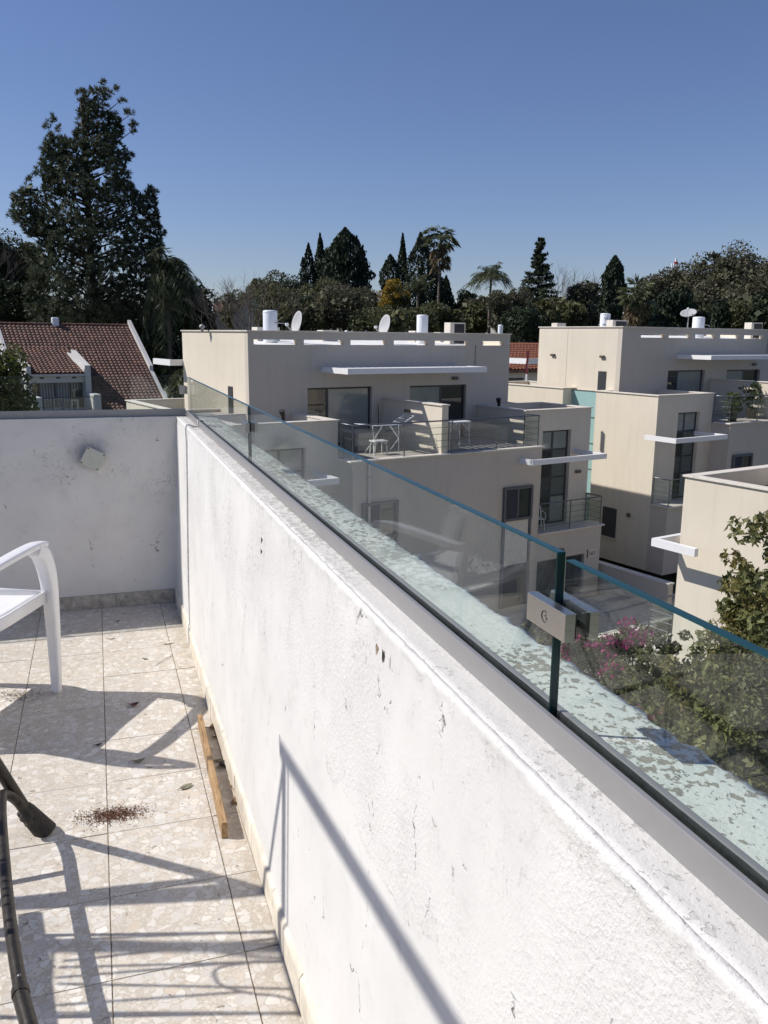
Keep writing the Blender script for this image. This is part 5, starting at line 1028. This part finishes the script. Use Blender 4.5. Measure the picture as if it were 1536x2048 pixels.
conifer(1073, 483, 98, 102, 'tiered pointed conifer with upswept branches, on the right of the middle villa', 9000, .34, layers=20, bottom=620, name='norfolk_pine', droop=-.16, ragged=.10); broad(1075, 590, 80, 90, 'bright green tree under the tiered conifer', M_OLIVE, 668, 2800, .38); broad(1045, 600, 90, 80, 'dark tree right behind the middle villa roof corner', M_DARKG, 680, 3000, .36); broad(1035, 572, 80, 99, 'tall grey-green tree left of the tiered conifer', M_EUC, 668, 3000, .4); broad(1120, 582, 80, 100, 'olive tree right of the tiered conifer', M_OLIVE, 665, 3000, .4); broad(960, 585, 70, 100, 'grey tree right of the bungalow roof', M_EUC, 655, 2600, .4)
bare(1112, 545, 34, 115, 'slim bare tree right of the tiered conifer', 5); bare(1134, 550, 26, 116, 'second slim bare tree right of the tiered conifer', 5)
broad(1166, 546, 76, 104, 'grey-green round tree left of the broad cypress', M_EUC, 660, 3400, .42); broad(1130, 590, 80, 96, 'olive tree behind the small equipment box', M_OLIVE, 665, 2800, .4)
cypress(1221, 514, 35, 92, 'broad lone cypress column behind the lettered tank', bulge=.38, bottom=668, n=6000, sharp=2.4)
fan_palm(1270, 562, 92, 78, 'glossy fan palm right of the lone cypress', 34, skirt=True, tr=.25, low=.6, skirt_len=.8)
for x, y, w_, D_, lb in ((1300, 548, 80, 150, 'left end of the eucalyptus wood, lowest of its crowns'), (1345, 525, 96, 152, 'eucalyptus crown below the antenna mast'), (1412, 505, 100, 150, 'tall rounded eucalyptus right of the mast'), (1468, 499, 120, 149, 'tallest eucalyptus crown at the right'), (1385, 560, 110, 140, 'eucalyptus in the front row of the wood'), (1455, 570, 120, 138, 'second eucalyptus in the front row, further right'), (1540, 522, 90, 136, 'olive eucalyptus at the right edge of the picture')):
    broad(x, y - 4, w_ * 1.08, D_, lb, M_EUC, 680, 6400, .78, nb=64, name='eucalyptus_tree', group='eucalyptus wood on the right skyline')
cypress(1330, 574, 40, 100, 'dark cypress in front of the eucalyptus wood, nearest the fan palm', bottom=670, bulge=.6, sharp=2); cypress(1358, 570, 40, 101, 'dark blunt cypress in front of the eucalyptus wood', bottom=670, bulge=.6, sharp=2); cypress(1440, 596, 26, 98, 'dark narrow cypress right of the tank with the side pipe', bottom=670, bulge=.6, sharp=2)
broad(1310, 615, 90, 95, 'dark tree behind the fan palm', M_DARKG, 670, 2800, .42); broad(1400, 605, 100, 104, 'olive tree behind the tilted dish', M_OLIVE, 670, 3000, .42); broad(1490, 590, 110, 100, 'olive tree behind the right air conditioner', M_OLIVE, 670, 3400, .42); broad(1545, 570, 90, 94, 'dark green tree at the right edge behind the villa', M_DARKG, 670, 2800, .42)
# far wood along the horizon
wd = thing('distant_wood', None, None, (60, 330, GZ), kind='stuff'); pts = []
for k in range(260):
    x = random.uniform(-500, 2050); D_ = random.uniform(190, 420); c = tree_base(x, D_); hh = random.uniform(9.5, 13.5) if x < 1150 else random.uniform(11, 17); w_ = random.uniform(4, 8); pts.append(blobs((c.x, c.y, c.z + hh * .55), w_, w_, hh * .42, 8, 2.2, 150))
leaves('crowns', np.concatenate(pts), 1.5, M_DARKG, wd, .6)['kind'] = 'stuff'
# garden planting near us, on the right
def near_tree(px, py, D, r, n, ls, label, mat, name='leafy_tree', cat='tree', sq=1.0, extra=None, nb=34, asp=.42, rb=.30, trunk_r=.07):
    p = at(px, py, D); c = Vector((p.x, p.y, GZ)); t = thing(name, label, cat, c); trunk(t, c, p.z - GZ, trunk_r, limbs=9, spread=r * .6)
    leaves('crown', blobs(tuple(p), r * (1 - rb * .6), r * (1 - rb * .6), r * sq * (1 - rb * .6), nb, r * rb, n), ls, mat, t, asp, fold=.08)
    if extra: leaves('new_growth', blobs((p.x, p.y, p.z + r * sq * .25), r * (1 - rb * .5), r * (1 - rb * .5), r * sq * .8, nb // 2, r * rb * .7, n // 3), ls * .75, extra, t, asp, fold=.08)
    return t
near_tree(1582, 1185, 11.2, 1.04, 3900, .105, 'leafy evergreen tree with pointed sprigs, growing up the sunlit side wall', M_CITRUS, extra=M_NEW, sq=1.15, nb=48, rb=.2)
near_tree(1498, 1262, 10.8, .46, 1150, .10, 'left-hand bough of the leafy evergreen, a younger tree beside it', M_CITRUS, extra=M_NEW, nb=26, rb=.25)
near_tree(1535, 1420, 9.0, .75, 4200, .085, 'dense dark shrub at the right edge just beyond the coping', M_CITRUS, 'shrub', 'shrub', extra=M_OLIVE, nb=40, rb=.25)
near_tree(1400, 1440, 9.8, .72, 4200, .085, 'olive shrub against the foot of the sunlit wall', M_CITRUS, 'shrub', 'shrub', extra=M_NEW, nb=40, rb=.25)
near_tree(1290, 1400, 11.5, .62, 2800, .085, 'loose shrub left of the olive one, half in front of the wall corner', M_OLIVE, 'shrub', 'shrub', extra=M_CITRUS, nb=36, rb=.22)
near_tree(1500, 1340, 10.2, .7, 3600, .085, 'mid-green shrub under the leafy evergreen', M_CITRUS, 'shrub', 'shrub', extra=M_NEW, nb=40, rb=.22); near_tree(1250, 1440, 10.6, .55, 2800, .08, 'shrub by the coping edge below the loose one', M_OLIVE, 'shrub', 'shrub', extra=M_CITRUS, nb=34, rb=.22); near_tree(1370, 1520, 8.8, .55, 3000, .08, 'green shrub just beyond the clamp shadow', M_CITRUS, 'shrub', 'shrub', extra=M_NEW, nb=34, rb=.22); near_tree(1470, 1530, 8.0, .6, 3200, .08, 'shrub nearest to the parapet, low at the right', M_CITRUS, 'shrub', 'shrub', nb=36, rb=.25); near_tree(1340, 1330, 12.5, .5, 1500, .085, 'thin climbing shrub reaching up the corner of the sunlit wall', M_OLIVE, 'shrub', 'shrub', nb=30, rb=.2, sq=1.3)
for x, y, D_, r_, n, lb in ((1152, 1288, 15.5, .30, 520, 'pink bougainvillea right below the near glass clamp'), (1212, 1300, 15.0, .26, 420, 'pink bougainvillea in the middle of the garden strip'), (1268, 1278, 15.2, .34, 340, 'pale pink bougainvillea against the balcony corner'), (1235, 1352, 13.6, .27, 520, 'magenta bougainvillea nearest the coping edge'), (1455, 1355, 10.6, .24, 450, 'red-pink flowers above the shrubs by the sunlit wall'), (1310, 1432, 10.4, .30, 350, 'dusky pink flowers low by the coping edge')):
    t = near_tree(x, y, D_, r_ * 1.2, 800, .075, lb, M_OLIVE, 'bougainvillea', 'flowering shrub', nb=20, rb=.25, trunk_r=.03); p = at(x, y, D_ - .15); leaves('flowers', blobs(tuple(p), r_, r_, r_, 16, r_ * .3, n), .055, M_BOUG, t, .8)
near_tree(1190, 1320, 15.2, .75, 2600, .08, 'dark straggly creeper behind the pink flowers', M_DARKG, 'creeper', 'shrub', nb=36, rb=.2, sq=.7); near_tree(1085, 1275, 16.5, .5, 900, .08, 'small dark bush left of the glass clamp', M_OLIVE, 'shrub', 'shrub', nb=20, rb=.25)
gc = thing('ground_cover', None, None, (12, 12, GZ), kind='stuff'); q = np.stack([rng.uniform(3, 22, 9000), rng.uniform(4, 15.5, 9000), GZ + rng.random(9000) ** 2 * .5], 1); leaves('leaves', q, .16, M_OLIVE, gc, .5)['kind'] = 'stuff'
for pt, c_ in ((POT, uvp(31.4, 21.95, -2.55)), (POT2, uvp(33.2, 22.3, -2.35))):
    leaves('foliage', blobs(tuple(c_), .38, .38, .52, 22, .16, 700), .11, M_BRIGHT, pt, .45); MB().tube([c_ + Vector((0, 0, -.7)), c_ + Vector((0, 0, .3))], .02, 6).build('stem', M_TRUNK, pt)
# ------------------------------------------------------------------ things on our own terrace
def sweep(pts, wid, thk, lat=Vector((1, 0, 0)), r=.3):
    """rounded rectangular section swept along a path; wid along lat, thk across"""
    pts = [Vector(p) for p in pts]; k = len(pts); V = []; n = 12
    for i, p in enumerate(pts):
        t = (pts[min(i + 1, k - 1)] - pts[max(0, i - 1)]).normalized(); l = (lat - t * lat.dot(t)).normalized(); u = t.cross(l)
        for j in range(n):
            a = 2 * math.pi * j / n + math.pi / n; c_, s_ = math.cos(a), math.sin(a); e = .38
            V.append(p + l * wid[i] * math.copysign(abs(c_) ** e, c_) + u * thk[i] * math.copysign(abs(s_) ** e, s_))
    F = [(i * n + j, i * n + (j + 1) % n, (i + 1) * n + (j + 1) % n, (i + 1) * n + j) for i in range(k - 1) for j in range(n)] + [tuple(reversed(range(n))), tuple(range((k - 1) * n, k * n))]
    mb = MB(); mb.add(V, F, True); return mb
def smooth_path(P, n=24):
    P = [Vector(p) for p in P]; out = []
    for i in range(len(P) - 1):
        p0, p1, p2, p3 = P[max(0, i - 1)], P[i], P[i + 1], P[min(len(P) - 1, i + 2)]
        for k in range(n // (len(P) - 1) + 1):
            t = k / (n // (len(P) - 1) + 1); out.append(.5 * ((2 * p1) + (p2 - p0) * t + (2 * p0 - 5 * p1 + 4 * p2 - p3) * t * t + (3 * p1 - p0 - 3 * p2 + p3) * t ** 3))
    return out + [P[-1]]
def interp(vals, n): return list(np.interp(np.linspace(0, 1, n), np.linspace(0, 1, len(vals)), vals))
CH = thing('plastic_chair', 'white plastic armchair at the left edge of the terrace by the end parapet', 'chair', (-.619, 3.689, 0), math.radians(-26.7))
CM = W[CH]
for sx in (-1, 1):
    L = Vector((1, 0, 0))
    P = smooth_path([(sx * .285, .268, 0), (sx * .281, .281, .2), (sx * .278, .286, .42), (sx * .276, .276, .55), (sx * .275, .240, .640), (sx * .275, .185, .677)], 30); n = len(P)
    sweep(P, interp([.019, .024, .028, .030, .031, .030], n), interp([.015, .021, .028, .034, .036, .026], n)).build('leg', M_PLASTIC, CH, CM)
    P = smooth_path([(sx * .275, .262, .684), (sx * .275, .2, .691), (sx * .276, .1, .690), (sx * .272, -.05, .678), (sx * .262, -.2, .660), (sx * .238, -.275, .652)], 30); n = len(P)
    sweep(P, interp([.025, .029, .030, .029, .027, .024], n), interp([.012, .013, .013, .013, .013, .013], n)).build('armrest', M_PLASTIC, CH, CM)
    P = smooth_path([(sx * .275, -.29, 0), (sx * .262, -.262, .22), (sx * .25, -.24, .42), (sx * .243, -.262, .60), (sx * .232, -.315, .86)], 24); n = len(P)
    sweep(P, interp([.018, .022, .025, .025, .022], n), interp([.018, .02, .022, .02, .016], n)).build('leg', M_PLASTIC, CH, CM)
s_ = MB(); V = []; nx, ny = 16, 16
for dz_ in (0, -.014):
    for i in range(nx + 1):
        for j in range(ny + 1):
            x = -.25 + .5 * i / nx; y = -.245 + .515 * j / ny; V.append((x * (1 - .06 * (1 - j / ny)), y, .448 + .018 * (j / ny) ** 2 - .014 * (1 - (2 * i / nx - 1) ** 2) + dz_ - (.045 if dz_ else .012) * max(0, j / ny - .93) / .07))
m_ = (nx + 1) * (ny + 1)
F = [(i * (ny + 1) + j, (i + 1) * (ny + 1) + j, (i + 1) * (ny + 1) + j + 1, i * (ny + 1) + j + 1) for i in range(nx) for j in range(ny)]
F += [tuple(q + m_ for q in reversed(f)) for f in F]
for i in range(nx): F += [(i * (ny + 1), i * (ny + 1) + m_, (i + 1) * (ny + 1) + m_, (i + 1) * (ny + 1)), (i * (ny + 1) + ny, (i + 1) * (ny + 1) + ny, (i + 1) * (ny + 1) + ny + m_, i * (ny + 1) + ny + m_)]
for j in range(ny): F += [(j, j + 1, j + 1 + m_, j + m_), (nx * (ny + 1) + j, nx * (ny + 1) + j + m_, nx * (ny + 1) + j + 1 + m_, nx * (ny + 1) + j + 1)]
s_.add(V, F, True); s_.build('seat', M_PLASTIC, CH, CM)
for sx in (-1, 1): sweep([(sx * .252, -.235, .428), (sx * .258, 0, .432), (sx * .268, .262, .448)], [.008] * 3, [.026] * 3).build('seat_rail', M_PLASTIC, CH, CM)
sweep([(-.265, .270, .446), (.265, .270, .446)], [.008] * 2, [.026] * 2, Vector((0, 1, 0))).build('seat_rail', M_PLASTIC, CH, CM)
bk = part('backrest', CH); Lt = MB()
def bp(x, z): return (x, -.245 - .085 * (z - .45) / .43 - .03 * (1 - (x / .23) ** 2), z)
for k in range(-6, 7):
    for s in (-1, 1):
        q = [bp(x, .50 + (x * s + .072 * k + .22) * .95) for x in np.linspace(-.215, .215, 14) if .50 <= .50 + (x * s + .072 * k + .22) * .95 <= .84]
        if len(q) > 1: Lt.tube(q, .0075, 6)
Lt.build('lattice', M_PLASTIC, bk, CM)
P = [bp(x, .86 + .03 * (1 - (x / .235) ** 2)) for x in np.linspace(-.235, .235, 12)]; sweep(P, [.012] * 12, [.024] * 12, Vector((0, 1, 0))).build('top_rail', M_PLASTIC, bk, CM)
P = [bp(x, .49) for x in np.linspace(-.235, .235, 12)]; sweep(P, [.012] * 12, [.02] * 12, Vector((0, 1, 0))).build('bottom_rail', M_PLASTIC, bk, CM)

SW = thing('garden_swing', 'dark metal garden swing whose foot with a torn rubber cap stands at the left edge', 'garden swing', (-.9, 1.7, 0))
def tb(name, P, r=.024, mat=M_DARKM, n=10, par=SW): return MB().tube(P, r, n).build(name, mat, par)
F0 = Vector((-.262, 2.672, .02)); E0 = Vector((-1.15, 2.60, 2.17)); ax_ = Vector((.12, -1.0, 0)); SWL = 1.95
tb('leg', [F0, F0.lerp(E0, .25), F0.lerp(E0, .5), F0.lerp(E0, .58), E0], [.019, .019, .018, .011, .011]); tb('leg', [E0, Vector((-2.0, 2.68, .0))], .023)
F1, E1 = F0 + ax_ * SWL, E0 + ax_ * SWL; tb('leg', [F1, E1], .023); tb('leg', [E1, Vector((-2.0, 2.68, 0)) + ax_ * SWL], .023)
tb('top_beam', [E0 + ax_ * -.06 + Vector((0, 0, .02)), E1 + ax_ * .06 + Vector((0, 0, .02))], .017)
MB().tube([F0 + Vector((.030, -.004, -.022)), F0 + Vector((-.022, .0, .055)), F0 + Vector((-.034, .002, .07))], [.036, .029, .026], 14).build('foot_cap', M_RUBBER, SW)
MB().tube([F0 + Vector((-.022, -.02, .05)), F0 + Vector((-.03, -.022, .085))], [.024, .008], 8).build('rubber_flap', M_RUBBER, SW)
lowp = smooth_path([F0 + Vector((-.012, -.022, .03)), (-.306, 2.652, .125), (-.338, 2.618, .178), (-.340, 2.56, .193), (-.325, 2.40, .196), (-.272, 2.0, .196), (-.225, 1.72, .196)], 42)
tb('base_rail', lowp, .0150); tb('base_rail', [(-.225, 1.72, .196), (-.222, 1.70, .196), (-.16, 1.45, .190), F1 + Vector((-.03, .06, .15))], .0172)
MB().tube([(-.2262, 1.725, .196), (-.2235, 1.706, .196)], .0188, 12).build('collar', M_DARKM, SW); MB().lathe((-.2295, 1.75, .2105), [(.0001, .003), (.004, .002), (.005, 0)], 8).build('rivet', M_STEELR, SW)
tb('seat_rail', [(-.72, 2.45, .5), (-.56, 1.25, .5)], .024); tb('seat_rail', [(-1.3, 2.4, .46), (-1.12, 1.1, .46)], .022)
LG = lambda h: F0.lerp(E0, h / 2.17)
for h0, h1 in ((1.22, .90), (1.10, .80)): tb('side_arm', smooth_path([LG(h0), LG(h0).lerp(Vector((-1.15, 2.66, h1)), .3) + Vector((0, 0, .05)), LG(h0).lerp(Vector((-1.15, 2.66, h1)), .65) + Vector((0, 0, .03)), (-1.15, 2.66, h1)], 18), .020)
tb('side_arm', [LG(.98), (-1.2, 2.62, .62)], .016); tb('hanger', smooth_path([E0 + ax_ * .05, (-1.13, 2.50, 1.6), (-1.13, 2.53, 1.2), (-1.1, 2.44, .5)], 20), .007); tb('hanger', [E1 - ax_ * .05, (-.93, .85, .5)], .010)
tb('cross_rail', [(-.70, 2.40, .5), (-1.28, 2.35, .46)], .018); tb('cross_rail', [(-.62, 1.75, .5), (-1.2, 1.70, .46)], .014); tb('cross_rail', [(-.56, 1.28, .5), (-1.14, 1.2, .46)], .018); tb('cross_rail', [(-.345, 2.50, .19), (-.62, 2.52, .26), (-1.1, 2.55, .30)], .012)
RK = thing('clothes_drying_rack', 'wire drying rack just out of view, throwing the striped shadow', 'drying rack', (-.66, 2.2, 0))
h = .8; off = Vector((-.93 * h, .385 * h, h))
for a, b in (((-.202, 2.133), (.367, 1.987)), ((-.16, 2.04), (.371, 1.957)), ((-.17, 2.02), (.374, 1.867)), ((-.176, 1.985), (.32, 1.887)), ((-.171, 1.962), (.374, 1.77)), ((-.17, 1.89), (.26, 1.795)), ((-.17, 1.865), (.371, 1.691))): MB().tube([Vector((*a, 0)) + off, Vector((*b, 0)) + off], .0042, 6).build('wire', M_WIRE, RK)
MB().tube([Vector((*p, 0)) + off for p in ((.285, 1.888), (.24, 1.895), (.214, 1.896), (.199, 1.885), (.196, 1.873), (.203, 1.845), (.219, 1.823), (.25, 1.80), (.281, 1.782), (.32, 1.766), (.345, 1.752), (.366, 1.733), (.372, 1.715), (.371, 1.691))], .0042, 6).build('end_loop', M_WIRE, RK)
for x in (-.19, .372): MB().tube([Vector((x, 2.15 if x < 0 else 1.99, 0)) + off, Vector((x, 1.84 if x < 0 else 1.68, 0)) + off], .005, 6).build('end_bar', M_WIRE, RK)
for p in ((-.94, 2.45), (-.94, 2.16)): MB().tube([(p[0], p[1], .8), (p[0] - .05, p[1] + .02, 0)], .007, 6).build('leg', M_WIRE, RK)
for p in ((-.375, 2.29), (-.375, 2.0)): MB().tube([(p[0], p[1], .8), (p[0] - .42, p[1] + .04, 0)], .006, 6).build('leg', M_WIRE, RK)

PL = thing('wooden_batten', 'narrow weathered wooden batten standing on edge on the tiles beside the white parapet', 'wooden batten', (.315, 2.866, 0), math.radians(-1.2))
PM = W[PL]; bmw = bmesh.new(); bmesh.ops.create_grid(bmw, x_segments=1, y_segments=40, size=.5); bmw.free()
pk = MB(); V = []; n = 40
for i in range(n + 1):
    y = -.408 + .816 * i / n; w_ = .0095 + .0007 * nz(y * 14, 1); hh = .055 + .0012 * nz(y * 9, 5) - (.0025 if abs(y + .02) < .02 else 0); sag = .0006 * nz(y * 5, 8)
    V += [(-w_ + sag, y, .0005), (w_ + sag, y, .0005), (w_ + sag, y, hh - .0015), (w_ - .0015 + sag, y, hh), (-w_ + .0015 + sag, y, hh), (-w_ + sag, y, hh - .0015)]
F = [(i * 6 + j, i * 6 + (j + 1) % 6, (i + 1) * 6 + (j + 1) % 6, (i + 1) * 6 + j) for i in range(n) for j in range(6)] + [tuple(range(5, -1, -1)), tuple(range(n * 6, n * 6 + 6))]
pk.add(V, F, False); pk.build('batten', M_WOOD, PL, PM)

def leaf(px, py, ln, wd, mat, label, rot=None, curl=.3, z=.003, group='fallen leaves on the tiles', name='dry_leaf'):
    p = onz(px, py, 0); rot = random.uniform(0, 6.28) if rot is None else rot; V = []; n = 8
    for i in range(n + 1):
        t_ = i / n; w_ = wd * .5 * math.sin(math.pi * (t_ * .94 + .03)) ** .8; x = ln * (t_ - .5); zz = z + curl * ln * (2 * t_ - 1) ** 2 * .5
        for s in (-1, 0, 1): V.append((x, s * w_, zz + abs(s) * curl * w_ * .6 + .0015 * nz(x * 90, s)))
    F = [(i * 3 + j, (i + 1) * 3 + j, (i + 1) * 3 + j + 1, i * 3 + j + 1) for i in range(n) for j in (0, 1)]
    mb = MB(); mb.add(V, F, True); mb.tube([(-ln * .72, .003, z + .001), (-ln * .5, 0, z + curl * ln * .45), (0, 0, z)], .0009, 4)
    o = mb.build(name, mat, None, Matrix.Translation(p) @ Matrix.Rotation(rot, 4, 'Z')); recentre(o); tag(o, label, 'leaf', group); return o
leaf(268, 1412, .042, .03, M_LEAFR, 'crumpled dark red leaf in the chair shadow', .3, .55)
leaf(277, 1524, .052, .022, M_LEAFG, 'curled dark green leaf on the edge of the chair shadow', .15, .35); leaf(197, 1491, .030, .014, M_RUBBER, 'small black scrap on the tile joint in the chair shadow', .2, .3)
leaf(372, 1575, .05, .028, M_LEAFG, 'flat grey-green leaf left of the batten', .5, .15); leaf(335, 1287, .055, .03, M_SKIRT, 'pale dry leaf on the tile joint near the far parapet', .1, .2); leaf(219, 1277, .05, .026, M_SKIRT, 'pale dry leaf at the edge of the far shadow', -.5, .15)
leaf(290, 1319, .028, .016, M_LEAFG, 'small greyish leaf near the stray stalk', -.6, .3); leaf(236, 1244, .022, .014, M_RUBBER, 'tiny dark leaf in the shade of the far parapet', .5, .4)
leaf(424, 1456, .04, .02, M_LEAFD, 'brown curled leaf behind the far end of the batten', 1.3, .4); leaf(431, 1475, .032, .014, M_LEAFD, 'narrow brown leaf behind the batten, second from its far end', -.3, .3); leaf(438, 1522, .05, .018, M_LEAFG, 'long greyish leaf behind the middle of the batten', .1, .2)
leaf(468, 1582, .045, .022, M_LEAFD, 'orange brown leaf leaning on the skirting behind the batten', 1.4, .5, .012); leaf(470, 1604, .05, .022, M_LEAFD, 'brown leaf under the orange one by the skirting', 1.1, .35)
leaf(446, 1533, .045, .035, M_RUBBER, 'blackened crumpled leaf between batten and skirting', .8, .7)
for x0, y0, x1, y1, lb in ((312, 1331, 345, 1312, 'stray dry stalk near the far right corner of the tiles'), (455, 1534, 457, 1518, 'dark stalk standing up by the skirting behind the batten')):
    a, b = onz(x0, y0, 0), onz(x1, y1, 0); o = MB().tube([a + Vector((0, 0, .002)), a.lerp(b, .5) + Vector((.004, 0, .008)), b + Vector((0, 0, .004))], .0011, 5).build('stalk', M_TWIG, None); recentre(o); tag(o, lb, 'stalk')
def crumbs(name, cx_, cy_, rx, ry, n, s0, s1, mat):
    c = onz(cx_, cy_, 0); t = thing(name, None, None, c, kind='stuff'); mb = MB()
    for _ in range(n):
        a = rng.normal(size=2); p = onz(cx_ + a[0] * rx, cy_ + a[1] * ry - .12 * a[0] * rx, 0); s = random.uniform(s0, s1); q = unit(4) * s
        V = [p + Vector(v) for v in q]; V = [Vector((v.x, v.y, max(.0005, v.z + s * .5))) for v in V]; mb.add(V, [(0, 1, 2), (0, 2, 3), (0, 3, 1), (1, 3, 2)])
    o = mb.build('grains', mat, t); o['kind'] = 'stuff'
crumbs('soil_spill', 228, 1630, 33, 7.5, 2400, .0009, .0038, M_SOIL); crumbs('soil_spill', 200, 1637, 30, 9, 420, .001, .0035, M_SOIL)
lt = thing('floor_litter', None, None, (-.1, 2.6, 0), kind='stuff'); mb = MB()
for _ in range(150):
    x, y = random.uniform(-.45, .36), random.uniform(1.5, 4.9); a = random.uniform(0, 6.28); l = random.uniform(.003, .018); mb.tube([(x, y, .0012), (x + l * .5 * math.cos(a), y + l * .5 * math.sin(a), .003), (x + l * math.cos(a + .3), y + l * math.sin(a + .3), .0012)], random.uniform(.0004, .0010), 4)
for _ in range(160):
    p = onz(random.gauss(35, 28), random.gauss(1392, 5), 0); a = random.uniform(0, 6.28); l = random.uniform(.005, .02); mb.tube([p + Vector((0, 0, .001)), p + Vector((l * math.cos(a), l * math.sin(a), .003))], .0007, 4)
mb.build('bits', M_TWIG, lt)['kind'] = 'stuff'
# two spots on the parapet face where the render has come away
def chip(px, py, w_, h_, label, deep):
    d = ray(px, py); X = .4135; d = d * X / d[0]; c = Vector((X, d[1], d[2] + EYE)); 
    mb = MB(); n = 14; V = [(0, 0, 0)] + [(0, w_ * math.cos(6.283 * k / n) * random.uniform(.5, 1.1), h_ * math.sin(6.283 * k / n) * random.uniform(.6, 1.1)) for k in range(n)]
    V = [(x - .0035 * (1 if i else -.3), y, z) for i, (x, y, z) in enumerate(V)]; mb.add(V, [(0, 1 + (k + 1) % n, 1 + k) for k in range(n)]); o = mb.build('render_chip', deep, pw, Matrix.Translation(c)); return o
C_DARK = plain('exposed_render', (.10, .085, .065), .95, var=.4, vscale=200); C_TAN = plain('exposed_sand_render', (.42, .34, .26), .95, var=.3, vscale=200)
chip(757, 1298, .008, .012, '', C_TAN); chip(769, 1312, .003, .014, '', C_DARK); chip(525, 1080, .004, .010, '', C_DARK); chip(524, 1103, .004, .009, '', C_DARK)
